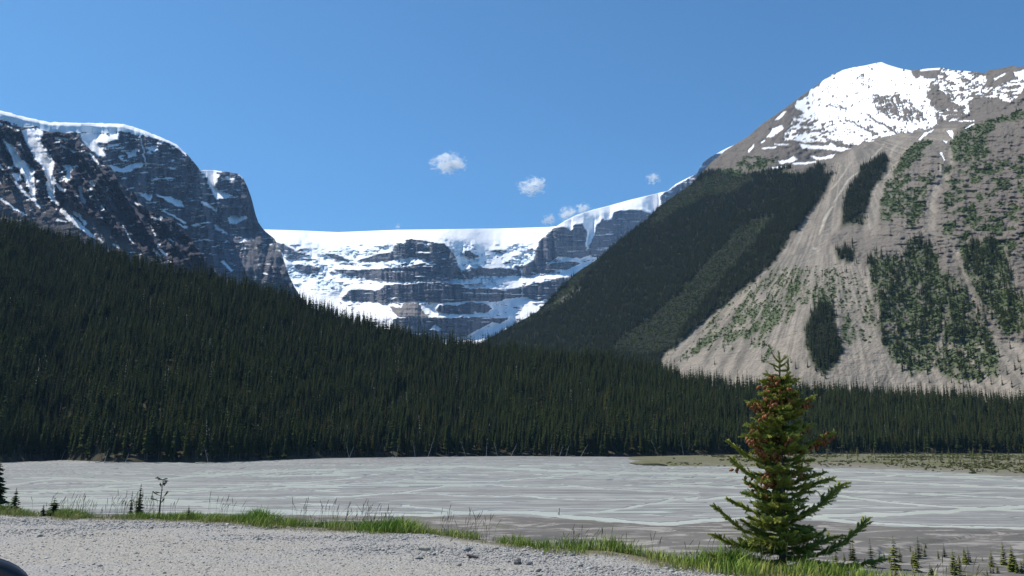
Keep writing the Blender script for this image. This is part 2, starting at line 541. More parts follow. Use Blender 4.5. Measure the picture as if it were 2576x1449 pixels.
# ---------------------------------------------------------------- nearer left ridge, brown with snow couloirs
ytopC = curve([(-120, 270)] + Z1([(0, 150), (60, 165), (90, 210), (140, 208), (200, 205), (250, 198), (300, 230), (420, 240), (500, 250), (560, 300), (620, 350), (700, 430), (750, 470), (790, 500), (830, 590), (900, 640), (950, 680),
                (980, 740), (1040, 790), (1130, 830), (1200, 840), (1240, 900), (1320, 960), (1380, 1050), (1420, 1100), (1480, 1180), (1560, 1250), (1700, 1330)]))
ybotC = curve([(-120, 800), (700, 800)])
snowC = [Z1(p) for p in (
    [(145, 225), (200, 212), (260, 200), (300, 230), (290, 300), (340, 380), (380, 450), (375, 540), (400, 600), (470, 640), (465, 670), (420, 650), (380, 590), (390, 690), (420, 760), (400, 760), (340, 690), (315, 620), (330, 580), (290, 480), (230, 410), (200, 340)],
    [(80, 530), (130, 520), (165, 575), (110, 585)], [(-200, 400), (0, 470), (40, 510), (0, 500)],
    [(700, 745), (740, 740), (735, 775), (710, 775)], [(430, 465), (500, 470), (505, 500), (480, 600), (455, 590), (470, 510)],
    [(1080, 835), (1140, 835), (1130, 855), (1085, 860)],
)]
strC = [([(20, 290), (80, 360), (130, 450), (200, 520), (215, 610), (250, 730)], (3, 7, 9, 12, 8, 3)), ([(110, 590), (190, 690), (250, 725)], 3), ([(430, 790), (540, 880), (650, 970)], (4, 6, 3)), ([(520, 805), (560, 830), (600, 885)], 3.5),
        ([(0, 705), (80, 760), (180, 820)], 2.5), ([(1120, 1060), (1165, 1100)], 3), ([(1080, 1065), (1130, 1110)], 2.2), ([(400, 850), (465, 868)], 2.4), ([(250, 745), (280, 765)], 3), ([(860, 890), (930, 1015)], 1.6), ([(1060, 900), (1090, 960)], 2),
        ([(570, 630), (570, 690), (595, 730)], 4), ([(640, 590), (655, 610)], 4), ([(800, 1030), (830, 1050)], 2.5), ([(1190, 990), (1220, 1010)], 2), ([(690, 980), (720, 1010)], 2.5), ([(600, 940), (650, 980)], 2.5), ([(390, 280), (470, 290)], 3), ([(430, 330), (520, 380)], 2.5), ([(600, 380), (650, 400), (690, 460)], 2.5), ([(950, 740), (1010, 760)], 3), ([(380, 215), (430, 225)], 4)]
GC = {}
def slopeC(X, Y, t):
    wx = X + 4 * (fbm(X / 9, Y / 9, 3) - .5) * 2; wy = Y + 3 * (fbm(X / 8 + 40, Y / 8 + 9, 3) - .5) * 2
    sn = np.zeros(X.shape, bool)
    for p in snowC:
        sn |= inpoly(wx, wy, p)
    for p, w in strC:
        sn |= stroke(wx, wy, Z1(p), [q * 1.3 for q in w] if hasattr(w, '__len__') else w * 1.25)
    GC['big'] = sn.copy()
    sn |= (fbm(X / 16 + 11, Y / 7 + X / 30, 4) > 0.715 + .06 * sstep(420, 560, Y))
    GC['sn'] = sn; GC['wx'] = wx; GC['wy'] = wy
    s = np.where(sn, .62, 1.5)
    return np.full(X.shape, 1.0), blur(blur(s, 2, 1), 1, 0)
X, Y, D, t = relief(-120, 640, 2.0, ytopC, ybotC, 2.0, lambda x: 2120 + 0.6 * (x + 100), slopeC, jag=3, leak=.94)
sn, wx, wy = GC['sn'], GC['wx'], GC['wy']
snb = blur(blur(fl(GC['big']), 3, 1), 3, 0)
sc = inpoly(wx, wy, Z1([(-400, 480), (0, 540), (150, 650), (430, 800), (480, 730), (560, 770), (800, 940), (1000, 1080), (1200, 1300), (-400, 1300)]))
scr = blur(blur(fl(sc), 4, 1), 4, 0)
rib = ridged((X - 0.62 * Y) / 52 + 2.3, Y / 190, 4)
D = D + (1 - 0.85 * scr) * (1 - .8 * snb) * (300 * (0.62 - rib) + 120 * (fbm(X / 12, Y / 14, 4) - .5) + 60 * (fbm(X / 60, Y / 6 + X / 40, 3) - .5)) + 25 * (fbm(X / 30, Y / 30, 4) - .5)
D = np.maximum(D, 1500)
matC = mountain_material('left_ridge_rock', (0.044, 0.044, 0.062), (0.072, 0.068, 0.086), (0.145, 0.13, 0.13), (0.12, 0.108, 0.11), size=1.0)
finish_relief('left_near_ridge', X, Y, D, matC, dict(snow=fl(sn), scree=scr, veg=0 * X, ice=0 * X), back=(60, 200, 600))

# ---------------------------------------------------------------- right mountain: snowy peak, scree chutes, forested flank
ytopE = curve([(1120, 885), (1210, 862), (1280, 824), (1350, 785), (1400, 735), (1450, 686), (1500, 654), (1560, 604), (1620, 558), (1660, 518), (1700, 490), (1740, 462), (1765, 436), (1790, 408),
               (1830, 375)] + Z4([(0, 700), (100, 610), (200, 540), (300, 470), (400, 395), (520, 310), (640, 225), (720, 188), (830, 160), (900, 150), (1000, 128), (1040, 122), (1090, 143), (1180, 170), (1270, 187), (1400, 172), (1510, 165),
               (1600, 185), (1690, 190), (1850, 208), (1880, 180), (1950, 175), (2060, 150), (2100, 160), (2149, 155)]) + [(2700, 190)])
ybotE = curve([(1120, 1060), (2700, 1060)])
lip = curve(Z4([(-800, 1100), (0, 1000), (640, 905), (760, 850), (900, 770), (1050, 705), (1300, 665), (1450, 640), (1640, 610), (1700, 590), (1800, 570), (1950, 540), (2149, 490), (2400, 440)]))
X, Y, D, t = relief(1120, 2700, 2.0, ytopE, ybotE, 2.1, lambda x: np.interp(x, [1120, 1400, 2000, 2700], [2150, 1900, 1330, 1120]), 0.74)
wn_ = lambda s, k, o=3: (fbm(X / s + k, Y / s + 2 * k, o) - .5) * 2
wx = X + 8 * wn_(14, 1.0) + 4 * wn_(5, 4.0); wy = Y + 6 * wn_(12, 8.0) + 3 * wn_(5, 9.0)
wy = wy + 26 * (fbm(X / 6, Y / 110, 3) - .5) * 2 * sstep(2040, 2100, X + .55 * (Y - 700)) * sstep(380, 460, Y)      # covers run out in tongues down the fall line
P_ = lambda z, p: inpoly(wx, wy, z(p))
above = Y < lip(X)
# forest, shrubs, scree, snow as maps of the mountain's own cover
forest = P_(Z4, [(-2500, 3600), (-2300, 2300), (-1500, 1700), (-700, 1100), (-300, 960), (0, 1000), (200, 965), (480, 925), (630, 920), (650, 1000), (600, 1120), (510, 1240), (400, 1400), (330, 1449), (-300, 2500), (-640, 2720), (-640, 3600)])
forest &= ~((X > 1840) & (Y < 440)) | (fbm(X / 20, Y / 20, 3) > .5)
forest2 = P_(Z4, [(1050, 830), (1080, 870), (1060, 1000), (970, 1110), (930, 1200), (900, 1330), (720, 1400), (750, 1200), (800, 1080), (870, 960)])
forest2 |= P_(Z5, [(620, 780), (680, 690), (780, 690), (790, 850), (840, 950), (800, 1100), (720, 1200), (660, 1150), (600, 1000), (570, 880)])
forest2 |= P_(Z5, [(770, 310), (900, 280), (940, 390), (860, 370)])
bigveg = P_(Z5, [(1030, 340), (1280, 380), (1290, 230), (1500, 280), (1520, 500), (1600, 480), (1560, 800), (1500, 1000), (1490, 1140), (1330, 1180), (1200, 1080), (1130, 950), (1100, 800), (1060, 620), (1020, 450)])
bigveg |= P_(Z5, [(1600, 600), (1700, 560), (1790, 740), (1820, 800), (1900, 900), (1940, 1180), (1700, 1230), (1550, 1200), (1500, 1130), (1540, 900)])
bigveg |= P_(Z5, [(1650, 250), (1900, 230), (2000, 330), (2010, 420), (2060, 600), (2300, 700), (2300, 870), (1980, 880), (1900, 800), (1800, 650), (1690, 420)])
strip = P_(Z3, [(1500, 400), (1610, 380), (1480, 560), (1300, 760), (1180, 900), (1030, 1100), (960, 1200), (930, 1230), (780, 1260), (560, 1210), (800, 1040), (1000, 880), (1200, 650), (1400, 450)])
strip |= P_(Z3, [(900, 310), (1010, 240), (1150, 160), (1330, 80), (1480, 150), (1380, 230), (1180, 265), (1050, 330), (900, 420), (820, 450)])
strip |= P_(Z3, [(420, 640), (520, 640), (470, 720), (260, 950), (0, 1090), (0, 1060), (180, 960), (330, 800)])
veg = P_(Z4, [(1240, 800), (1330, 740), (1460, 725), (1330, 830), (1380, 850), (1280, 900), (1250, 960), (1110, 1000)])
veg |= P_(Z4, [(1110, 1010), (1250, 1000), (1400, 1020), (1470, 1060), (1380, 1150), (1370, 1300), (1250, 1400), (1220, 1300), (1170, 1330), (1050, 1360), (1020, 1290), (1050, 1150)]) & (fbm(X / 9, Y / 9, 3) > .4)
veg |= P_(Z4, [(1600, 720), (1680, 640), (1850, 580), (2149, 500), (2600, 400), (2600, 560), (2149, 560), (1950, 600), (1850, 680), (1880, 790), (1900, 830), (1750, 920), (1600, 900), (1570, 800)]) & (fbm(X / 9, Y / 9, 3) > .36)
veg |= P_(Z4, [(1520, 930), (1900, 900), (2600, 800), (2600, 1700), (2000, 1600), (1520, 1449)]) & (fbm(X / 17 + 2, Y / 12, 4) > .54)
veg |= P_(Z4, [(-100, 870), (60, 800), (150, 820), (260, 860), (120, 950), (-100, 1010)]) & (fbm(X / 9, Y / 9, 3) > .5)
th_ = np.arctan2(X - 2085, Y - 480); rr_ = np.hypot(X - 2085, Y - 480)
sp = .62 * fbm(th_ * 60, rr_ / 26, 4) + .38 * fbm(X / 4, Y / 3.2, 3)
veg |= P_(Z5, [(400, 480), (550, 440), (580, 540), (470, 800), (300, 880), (50, 960), (-60, 900), (100, 780), (300, 650)]) & (sp > .475)
veg |= P_(Z5, [(590, 600), (720, 550), (780, 620), (700, 700), (600, 700)]) & (sp > .44)
veg |= P_(Z5, [(360, 430), (800, 420), (1000, 520), (1060, 700), (1090, 880), (1000, 960), (860, 760), (720, 560), (560, 700), (430, 840), (300, 980), (-300, 1060), (0, 700)]) & (sp > .575)
veg |= P_(Z5, [(840, 740), (920, 830), (960, 960), (860, 1010), (830, 900)]) & (sp > .45)
veg |= P_(Z5, [(265, 1090), (310, 950), (355, 1000), (300, 1110)]) & (sp > .42)
veg |= P_(Z3, [(1040, 1290), (1130, 1180), (1230, 1110), (1225, 1150), (1130, 1240)]) & (sp > .4)
veg |= P_(Z5, [(1500, 480), (1640, 420), (1700, 560), (1600, 640), (1540, 620)]) & (sp > .5)
veg |= bigveg & (.6 * fbm(th_ * 60 + 9, rr_ / 34, 3) + .4 * fbm(X / 5, Y / 5, 3) > .40)
veg |= strip
veg &= ~above | (Y > 395)
track = stroke(wx, wy, Z5([(1010, 400), (1020, 600), (1090, 720), (1070, 870), (1180, 1090)]), (5, 5, 5, 4, 3)) | stroke(wx, wy, Z5([(1640, 310), (1690, 450), (1740, 640), (1810, 760)]), (9, 6, 4, 3)) | stroke(wx, wy, Z5([(1590, 600), (1540, 880), (1490, 1130)]), 3.4) | stroke(wx, wy, Z5([(1960, 300), (2010, 420), (2090, 680)]), 3) | stroke(wx, wy, Z5([(1890, 910), (1960, 1000), (2000, 1100)]), (4, 7, 12))
fan = P_(Z5, [(640, 0), (520, 190), (410, 330), (200, 530), (0, 690), (-440, 1070), (-440, 1500), (1400, 1500), (1250, 1100), (1130, 950), (1050, 760), (1020, 600), (1010, 400), (930, 380), (800, 320), (740, 260), (760, 130), (840, 0)])
fan |= P_(Z4, [(640, 915), (760, 850), (900, 770), (1050, 705), (1300, 665), (1450, 640), (1640, 610), (1600, 700), (1500, 740), (1330, 740), (1240, 800), (1150, 900), (1110, 1010), (1040, 1150), (1010, 1290), (1000, 1449), (900, 1449), (900, 1330), (960, 1120), (1060, 1000), (1080, 870), (1040, 830), (870, 960), (800, 1080), (740, 1230), (700, 1400), (690, 1449), (380, 1449), (510, 1240), (600, 1120), (655, 1000)])
fan |= P_(Z4, [(1560, 720), (1610, 720), (1600, 900), (1560, 1060), (1460, 1200), (1450, 1449), (1520, 1449), (1380, 1449), (1400, 1200), (1500, 1080), (1540, 900)])
fan |= (Y > 855 + 6 * wn_(30, 5)) & (X > 2000)
fan |= track
bare = P_(Z3, [(225, 935), (330, 850), (400, 800), (395, 850), (280, 935)]) & (fbm(X / 6, Y / 6, 3) > .46)
bare |= P_(Z3, [(1500, 430), (1610, 370), (1610, 430), (1500, 470)]) & (fbm(X / 6, Y / 6, 3) > .5)
veg &= ~(track | bare); forest &= ~(fan | bare); forest2 &= ~track
snow = P_(Z4, [(640, 225), (720, 185), (830, 150), (900, 140), (1040, 105), (1090, 140), (1275, 180), (1260, 215), (1300, 240), (1450, 250), (1400, 340), (1390, 390), (1420, 420), (1410, 450), (1480, 490), (1440, 540), (1490, 610), (1380, 640), (1300, 655), (1150, 690), (1040, 712), (900, 750), (860, 775), (760, 760), (680, 730), (560, 740), (420, 745), (300, 730), (290, 670), (350, 600), (340, 560), (430, 520), (350, 460), (470, 360), (560, 280)])
rp = P_(Z4, [(970, 375), (1040, 400), (1100, 390), (1170, 370), (1240, 430), (1280, 460), (1330, 500), (1390, 560), (1330, 600), (1250, 600), (1150, 570), (1070, 540), (990, 490), (960, 430)])
ft = fbm(X / 9 + 3, Y / 4.5 + X / 40, 4)
ft2 = fbm((X - .25 * Y) / 3.6, Y / 11, 4)
snow &= ~(rp & (.5 * ft + .5 * ft2 > .45))
snow &= ~(P_(Z4, [(280, 740), (340, 540), (560, 560), (640, 640), (560, 740), (400, 750)]) & (ft > .55))
snow &= ~(.55 * ft + .45 * ft2 > .70 - .05 * sstep(200, 290, Y))
for p, w in (([(750, 560), (870, 620), (1020, 690)], 1.8), ([(600, 450), (760, 480)], 1.2), ([(920, 530), (1000, 590), (1100, 640), (1150, 685)], (1, 2.5, 3, 1.5))):
    snow &= ~stroke(wx, wy, Z4(p), w)
snow |= P_(Z4, [(1510, 160), (1680, 185), (1850, 205), (1850, 290), (1780, 380), (1740, 420), (1700, 545), (1680, 545), (1690, 480), (1600, 440), (1560, 380), (1480, 330), (1450, 300)]) & (ft < .56)
snow |= P_(Z4, [(1480, 500), (1600, 480), (1680, 540), (1600, 600), (1490, 560)]) & (ft < .5)
snow |= P_(Z4, [(1780, 340), (1900, 310), (2050, 270), (2149, 180), (2500, 150), (2500, 300), (2149, 330), (2050, 440), (1950, 400), (1780, 390)]) & (ft < .53)
for p in ([(200, 575), (270, 505), (300, 505), (240, 570)], [(140, 712), (185, 640), (260, 608), (275, 640), (190, 705)], [(390, 755), (500, 770), (620, 770), (640, 745), (690, 780), (800, 795), (720, 818), (600, 802), (420, 795)],
          [(230, 890), (300, 880), (350, 852), (390, 880), (320, 907), (240, 917)], [(475, 848), (560, 860), (675, 838), (660, 867), (540, 892)], [(1320, 732), (1370, 670), (1450, 645), (1430, 665), (1370, 700), (1340, 737)],
          [(1540, 655), (1592, 648), (1605, 700), (1588, 725)], [(1505, 738), (1555, 733), (1545, 758)], [(1675, 645), (1735, 603), (1765, 603), (1700, 642)], [(2060, 200), (2149, 180), (2149, 240), (2080, 235)], [(1910, 250), (2000, 205), (2010, 215), (1920, 265)]):
    snow |= inpoly(X + 2 * wn_(6, 2), Y + 2 * wn_(6, 3), Z4(p))
for p, w in (([(350, 912), (440, 910), (520, 898)], 2.8), ([(180, 945), (310, 938)], 2.8), ([(110, 795), (210, 785)], 2.4), ([(0, 822), (40, 770)], 3), ([(1500, 830), (1525, 885)], 2.4), ([(1340, 185), (1490, 172)], 3), ([(1640, 583), (1760, 580)], 1.6), ([(100, 745), (125, 735)], 2.4), ([(205, 762), (310, 765)], 2.2)):
    snow |= inpoly(X, Y, [(0, 0)] * 3) | stroke(X + 1.6 * wn_(6, 2), Y + 1.6 * wn_(6, 3), Z4(p), w)
snow &= above | (X > 2280)
veg &= ~snow; fan &= ~snow
# relief
D = D * (1 + 0.11 * sstep(3, -10, Y - lip(X)) * sstep(1900, 2080, X))
fanb = blur(blur(fl(fan), 3, 1), 3, 0)
gull = ridged((X - 0.16 * (2250 - X) / 300 * (Y - 500)) / 60 + 1.7, Y / 420, 4)
rough = (1 - 0.95 * fanb) * (1 - .75 * fl(snow))
rough = blur(blur(rough, 2, 1), 2, 0)
D = D + rough * (30 * (0.6 - gull) * (1 - .5 * sstep(480, 620, Y)) + (15 + 22 * fl(above)) * (fbm(X / 13, Y / 10, 4) - .5) + (10 + 16 * sstep(2180, 2300, X) * sstep(700, 600, Y)) * (fbm(X / 26, Y / 4.5, 4) - .5))
D = D + 26 * (fbm(X / 90, Y / 160, 2) - .5) * sstep(1300, 1700, X)
D = D - 70 * np.exp(-((X - (2090 - 0.18 * (Y - 700))) / 150) ** 2) * sstep(560, 800, Y)          # the convex debris cone
D = D + 20 * segdist(X, Y, Z4([(900, 800), (760, 950), (640, 1250), (560, 1449)]), 30).clip(0, 1) * fanb * 0.6
D = D + fanb * 3 * (fbm((X + .5 * Y) / 6, Y / 60, 3) - .5)
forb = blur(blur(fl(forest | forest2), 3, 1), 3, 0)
tone = P_(Z4, [(1050, 700), (1300, 665), (1640, 610), (1600, 760), (1500, 1100), (1450, 1449), (900, 1449), (1000, 1100), (1200, 800)]) | P_(Z5, [(820, 0), (1600, 0), (1600, 260), (1280, 380), (900, 330), (760, 270)])
matE = mountain_material('right_mountain_rock', (0.115, 0.104, 0.094), (0.165, 0.145, 0.127), (0.27, 0.246, 0.212), (0.295, 0.257, 0.213), size=1.5, strat=0.8)
pale = np.zeros(X.shape, bool)
for p, w in (([(1170, 735), (1120, 820), (1100, 860)], 1.3), ([(1060, 760), (980, 850), (900, 930)], 1.2), ([(880, 960), (790, 1030), (720, 1130), (660, 1230)], (1, 2, 2, 1.5)), ([(640, 1270), (590, 1340), (560, 1449)], (2.2, 2.2, 1.5)), ([(800, 900), (740, 1000), (650, 1110)], 1.1), ([(1160, 900), (1120, 960), (1000, 1090)], 1.2), ([(720, 920), (700, 990)], 1.0), ([(1490, 900), (1500, 1000), (1430, 1150)], 1.4)):
    pale |= stroke(X + 2 * wn_(8, 2), Y + 2 * wn_(8, 3), Z4(p), w)
for p, w in (([(770, 0), (720, 90), (680, 200)], (1.6, 2, 1)), ([(640, 290), (655, 300)], 2.2)):
    pale |= stroke(X + 2 * wn_(8, 2), Y + 2 * wn_(8, 3), Z5(p), w)
pale = blur(fl(pale), 1, 1)
ap_ = np.arctan2(X - 2130, Y - 330)
streak = .65 * fbm(np.where(Y > 640, th_ * 46, ap_ * 46 + .2 * (Y - 640) * 0), np.where(Y > 640, rr_, Y) / 130, 4, .6) + .35 * fbm(X / 20, Y / 30, 3)
oE, PE = finish_relief('right_mountain', X, Y, D, matE, dict(streak=.5 + (streak - .5) * fanb, pale=pale, wood=forb, snow=fl(snow), scree=np.clip(fanb + .3 * fl(tone), 0, 1), veg=np.clip(.75 * blur(blur(fl(veg), 1, 1), 1, 0) + forb, 0, 1), ice=0 * X), back=(150, 500, 1500, 3000))
EX, EY, ED = X, Y, D
Eforest, Eforest2, Ebig, Estrip, Eveg, Efan = forest, forest2, bigveg & veg, strip, veg, fan
Eabove = above
Ehalo = blur(blur(fl(forest | forest2 | (bigveg & veg)), 7, 1), 9, 0)
# ================================================================== VALLEY: river flats, banks, forest floor, gravel lot
ZR = -13.2
yfb = curve([(-300, 1166), (0, 1164), (152, 1157), (240, 1161), (335, 1163), (406, 1162), (512, 1163), (670, 1158), (811, 1153), (1056, 1149.5), (1267, 1147.7), (1550, 1149), (1700, 1146), (1900, 1143), (2200, 1141.5), (2900, 1141)])
terr = curve([(1500, 1150), (1560, 1152), (1688, 1173.6), (1968, 1175.6), (2207, 1180), (2367, 1188), (2576, 1202), (2900, 1220)])
mudline = curve([(-400, 1296), (476, 1294), (670, 1296), (1077, 1301), (1232, 1297), (1409, 1306), (1514, 1315), (1638, 1325), (1688, 1327.5), (1788, 1315.5), (1868, 1313), (2048, 1313), (2247, 1329), (2576, 1335), (3000, 1345)])

# ---- valley floor reaching under everything
m = NT('valley_floor_soil', 0.95, 0.1)
c = m.mix(m.rng(m.noise(m.pos(), 0.01, 6, 0.65), 0.35, 0.65), (0.05, 0.055, 0.035), (0.11, 0.10, 0.085))
M_floor = m.done(c)
xs = np.linspace(-9000, 9000, 40)
gx, gy = np.meshgrid(xs, xs)
grid_obj('valley_floor', np.stack([gx, gy, 0 * gx + ZR - 4.0 + 1.5 * (fbm(gx / 900, gy / 900) - .5)], -1), M_floor)

# ---- braided river bed
xs = np.arange(-260, 2860, 4.0)
ny = 215
v = np.linspace(0, 1, ny)[:, None]
X = np.repeat(xs[None], ny, 0)
Y = 1352 + (yfb(xs)[None] - 2.5 - 1352) * v
P = on_level(X, Y, ZR)
wx, wy = P[..., 0], P[..., 1]
qx = wx + 30 * (fbm(wx / 120, wy / 40 + 5, 2) - .5); qy = wy + 14 * (fbm(wx / 90 + 7, wy / 60, 2) - .5)
chan = np.full(X.shape, 9.0)
Xw = X + 10 * (fbm(X / 60, Y / 9, 2) - .5); Yw = Y + 6.5 * (fbm(X / 45 + 3, Y / 8, 4) - .5)
for p, w in (
    (Z6([(-300, 350), (60, 330), (400, 285), (700, 290), (900, 310), (1300, 275), (1900, 235), (2400, 217)]) + Z7([(0, 235), (500, 205), (900, 195), (1300, 215), (1900, 240), (2576, 250)]) + Z8([(500, 812), (900, 830), (1500, 862), (2222, 900), (2600, 910)]), 3.4),
    (Z6([(-300, 430), (60, 430), (700, 445), (1300, 460), (2000, 520), (2576, 545)]) + Z7([(300, 552), (650, 550)]), 7.5),
    (Z7([(650, 552), (900, 528), (1300, 525), (1900, 575), (2300, 612), (2500, 612)]) + Z8([(60, 1118), (250, 1098), (450, 1092), (900, 1078), (1500, 1060), (2222, 1012), (2600, 1000)]), 6.0),
    (Z8([(900, 1092), (1300, 1120), (1700, 1140), (2222, 1152), (2600, 1160)]), 4.5),
    (Z7([(0, 420), (500, 380), (800, 335), (1100, 325), (1250, 340), (1700, 345), (2576, 392)]), 2.4),
    (Z7([(480, 480), (700, 500), (900, 520)]), 3.0),
    (Z7([(400, 385), (900, 405), (1300, 410), (1800, 440), (2400, 432)]), 2.4),
    (Z7([(0, 330), (500, 305), (1100, 300), (1500, 275), (1800, 245)]), 2.0),
    (Z6([(-300, 440), (60, 400), (700, 350), (1200, 310)]), 2.4),
    (Z6([(500, 430), (900, 410), (1700, 370), (2576, 320)]), 2.0),
    (Z6([(1200, 390), (1900, 330), (2576, 275)]), 1.8),
    (Z7([(1850, 530), (2100, 490), (2350, 450), (2576, 420)]) + Z8([(100, 975), (400, 950), (900, 930), (1500, 1000), (2222, 1040), (2600, 1050)]), 3.2),
    (Z8([(0, 870), (500, 900), (1200, 920), (2222, 960), (2600, 970)]), 2.6),
    (Z8([(900, 780), (1300, 800), (2222, 850)]), 2.0),
):
    chan = np.minimum(chan, segdist(Xw, Yw, p, w * 0.8 if not hasattr(w, '__len__') else w))
net1 = np.abs(fbm(qx / 150, qy / 20, 3) - .5) / 0.030
net3 = np.abs(fbm(qx / 80 + 71, qy / 5.5 + 37, 3) - .5) / 0.04
net2 = np.abs(fbm(qx / 110 + 31, qy / 9 + 17, 3) - .5) / 0.036
wet = sstep(640, 480, wy) * (0.6 + .6 * fbm(wx / 200, wy / 90, 2))
net1 = net1 / np.maximum(wet, .05); net2 = net2 / np.maximum(wet * sstep(.38, .54, fbm(wx / 150 + 9, wy / 60, 2) + .12 * sstep(0, 200, wx)), .02)
net3 = net3 / np.maximum(wet * sstep(.40, .54, fbm(wx / 110 + 19, wy / 45, 2) + .08), .02)
net1 = np.minimum(net1, net3)
hbar = 0.16 + 0.22 * (fbm(qx / 70, qy / 18, 4) - .42)
h = hbar * sstep(0.8, 2.2, np.minimum(net1, net2)) - 0.06 * (1 - sstep(.6, 1.3, np.minimum(net1, net2)))
h = np.minimum(h, -0.10 + 0.34 * sstep(0.75, 1.25, chan))
h = np.maximum(h, -0.3) + 0.03 * (fbm(wx / 5, wy / 5, 3) - .5)
up = sstep(0, 14, (1 - v) * 0 + (Y - yfb(X) - 0) * -1 + 14)       # dry margin rising to the far bank
h = h + 0.45 * up * sstep(520, 620, np.hypot(wx, wy)) * sstep(1640, 1520, X)
P[..., 2] = ZR + h
m = NT('river_gravel', 0.9, 0.2)
p = m.pos()
big = m.noise(m.pos((0.012, 0.05, 0.012)), 1.0, 5, 0.6)
c = m.mix(m.rng(big, 0.35, 0.68), (0.195, 0.20, 0.197), (0.26, 0.262, 0.255))
pink = m.rng(m.noise(m.pos((0.010, 0.032, 0.01)), 1.0, 3, 0.6, 0.5), 0.60, 0.72, 0, .75)
c = m.mix(pink, c, (0.31, 0.265, 0.255))
olive = m.rng(m.noise(m.pos((0.008, 0.03, 0.02)), 1.3, 4, 0.6, 0.5), 0.64, 0.72, 0, .6)
c = m.mix(olive, c, (0.20, 0.21, 0.14))
strk = m.noise(m.pos((0.045, 0.5, 0.1)), 1.0, 5, 0.7, .3)
c = m.mix(m.rng(strk, .47, .62, 0, .75), c, (0.12, 0.12, 0.118))
fine = m.noise(m.pos((1.2, 4.0, 1.0)), 1.0, 4, 0.8)
c = m.mix(m.rng(fine, 0.3, 0.75), (0.13, 0.13, 0.132), c)
c = m.mix(m.rng(m.attr('silt'), .15, .9, 0, .5), c, (0.34, 0.35, 0.325))
st2 = m.noise(m.pos((0.03, 0.46, 0.1)), 1.0, 5, 0.68, .3)
c = m.mix(m.rng(st2, .52, .62, 0, .7), c, (0.37, 0.385, 0.365))
wetm = m.rng(m.attr('h'), 0.03, 0.11, 1.0, 0.0)
c = m.mix(m.math('MULTIPLY', wetm, .75), c, (0.10, 0.10, 0.105))
M_bed = m.done(c, m.bump(fine, 0.08, 0.6), m.rng(wetm, 0, 1, 0.9, 0.45))
silt = np.exp(-np.minimum(np.minimum(net1, net2) * .35, chan * .45)) * (.5 + fbm(wx / 30, wy / 6, 3))
bed = grid_obj('riverbed', P, M_bed, dict(h=h, silt=silt.clip(0, 1)))
# ---- milky melt water
m = NT('glacial_melt_water', 0.22, 0.5)
p = m.pos((0.5, 1.6, 1))
c = m.mix(m.rng(m.noise(m.pos((0.02, 0.06, 1)), 1, 3), .35, .65), (0.46, 0.495, 0.445), (0.52, 0.55, 0.50))
M_water = m.done(c, m.bump(m.noise(p, 1.0, 3, 0.6), 0.10, 0.7))
xs = np.linspace(-260, 2860, 90)
ys_ = [1360, 1330, 1300, 1270, 1240, 1210, 1185, 1165]
Pw = np.stack([on_level(xs, np.full_like(xs, y), ZR) for y in ys_] + [on_level(xs, yfb(xs) - 1.0, ZR)], 0)
grid_obj('river', Pw, M_water)

# ---- mud flat on the near side
xs = np.arange(-420, 3000, 6.0)
ny = 90
v = np.linspace(0, 1, ny)[:, None]
X = np.repeat(xs[None], ny, 0)
yl = mudline(xs) + 3.0 * (fbm(xs / 40, xs * 0, 4) - .5) * 2
Y = 1640 + (yl[None] - 1640) * v ** 0.8
P = on_level(X, Y, ZR)
wx, wy = P[..., 0], P[..., 1]
h = 0.55 + 0.35 * (fbm(wx / 16, wy / 16, 4) - .5) + .1 * (fbm(wx / 3, wy / 3, 3) - .5)
ditch = segdist(X, Y, Z8([(1330, 1302), (1480, 1290), (1600, 1262), (1800, 1238), (1900, 1218), (2050, 1208), (2130, 1204)]), (5, 4, 3, 2, 2, 1.6, 1))
h = h - 0.75 * np.exp(-(ditch * 0.9) ** 2)
pond = np.minimum(segdist(X, Y, Z8([(1250, 1330), (1380, 1318), (1490, 1303)]), (3, 5, 4)), segdist(X, Y, Z7([(1150, 655), (1400, 650), (1700, 670)]), (2, 4, 3)))
h = h - 0.5 * np.exp(-pond ** 2)
h[-1] = -0.35; h[-2] = np.minimum(h[-2], .35)
P[..., 2] = ZR + h
m = NT('mud_flat', 0.92, 0.2)
big = m.noise(m.pos((0.05, 0.09, 0.05)), 1.0, 5, 0.65)
c = m.mix(m.rng(big, 0.35, 0.65), (0.098, 0.093, 0.088), (0.15, 0.14, 0.128))
silt = m.rng(m.noise(m.pos((0.10, 0.24, 0.05)), 1.0, 7, 0.70, 0.9), 0.51, 0.57, 0, .85)
c = m.mix(silt, c, (0.33, 0.31, 0.28))
moss = m.rng(m.noise(m.pos((0.06, 0.12, 0.05)), 1.7, 5, 0.65), 0.58, 0.66, 0, .6)
c = m.mix(moss, c, (0.11, 0.12, 0.06))
fine = m.noise(m.pos((2, 4, 2)), 1.0, 5, 0.75)
c = m.mix(m.rng(fine, 0.3, 0.7, 0, .5), c, (0.085, 0.08, 0.078))
M_mud = m.done(c, m.bump(fine, 0.12, 0.8))
grid_obj('mudflat', P, M_mud)
mud_P = P
# standing water in the mud flat's ditch and pool
for k, pts in enumerate((Z8([(1180, 1345), (1300, 1315), (1420, 1305), (1520, 1296), (1520, 1312), (1430, 1328), (1300, 1350)]), Z7([(1100, 655), (1300, 643), (1600, 655), (1820, 672), (1780, 690), (1500, 680), (1250, 668)]))):
    pp = np.array(pts)
    V = on_level(pp[:, 0], pp[:, 1], ZR + 0.42)
    me = raw_mesh('pool', V, [np.arange(len(V))[None]], [M_water])
    tag(link('mudflat_pool', me), kind='structure')

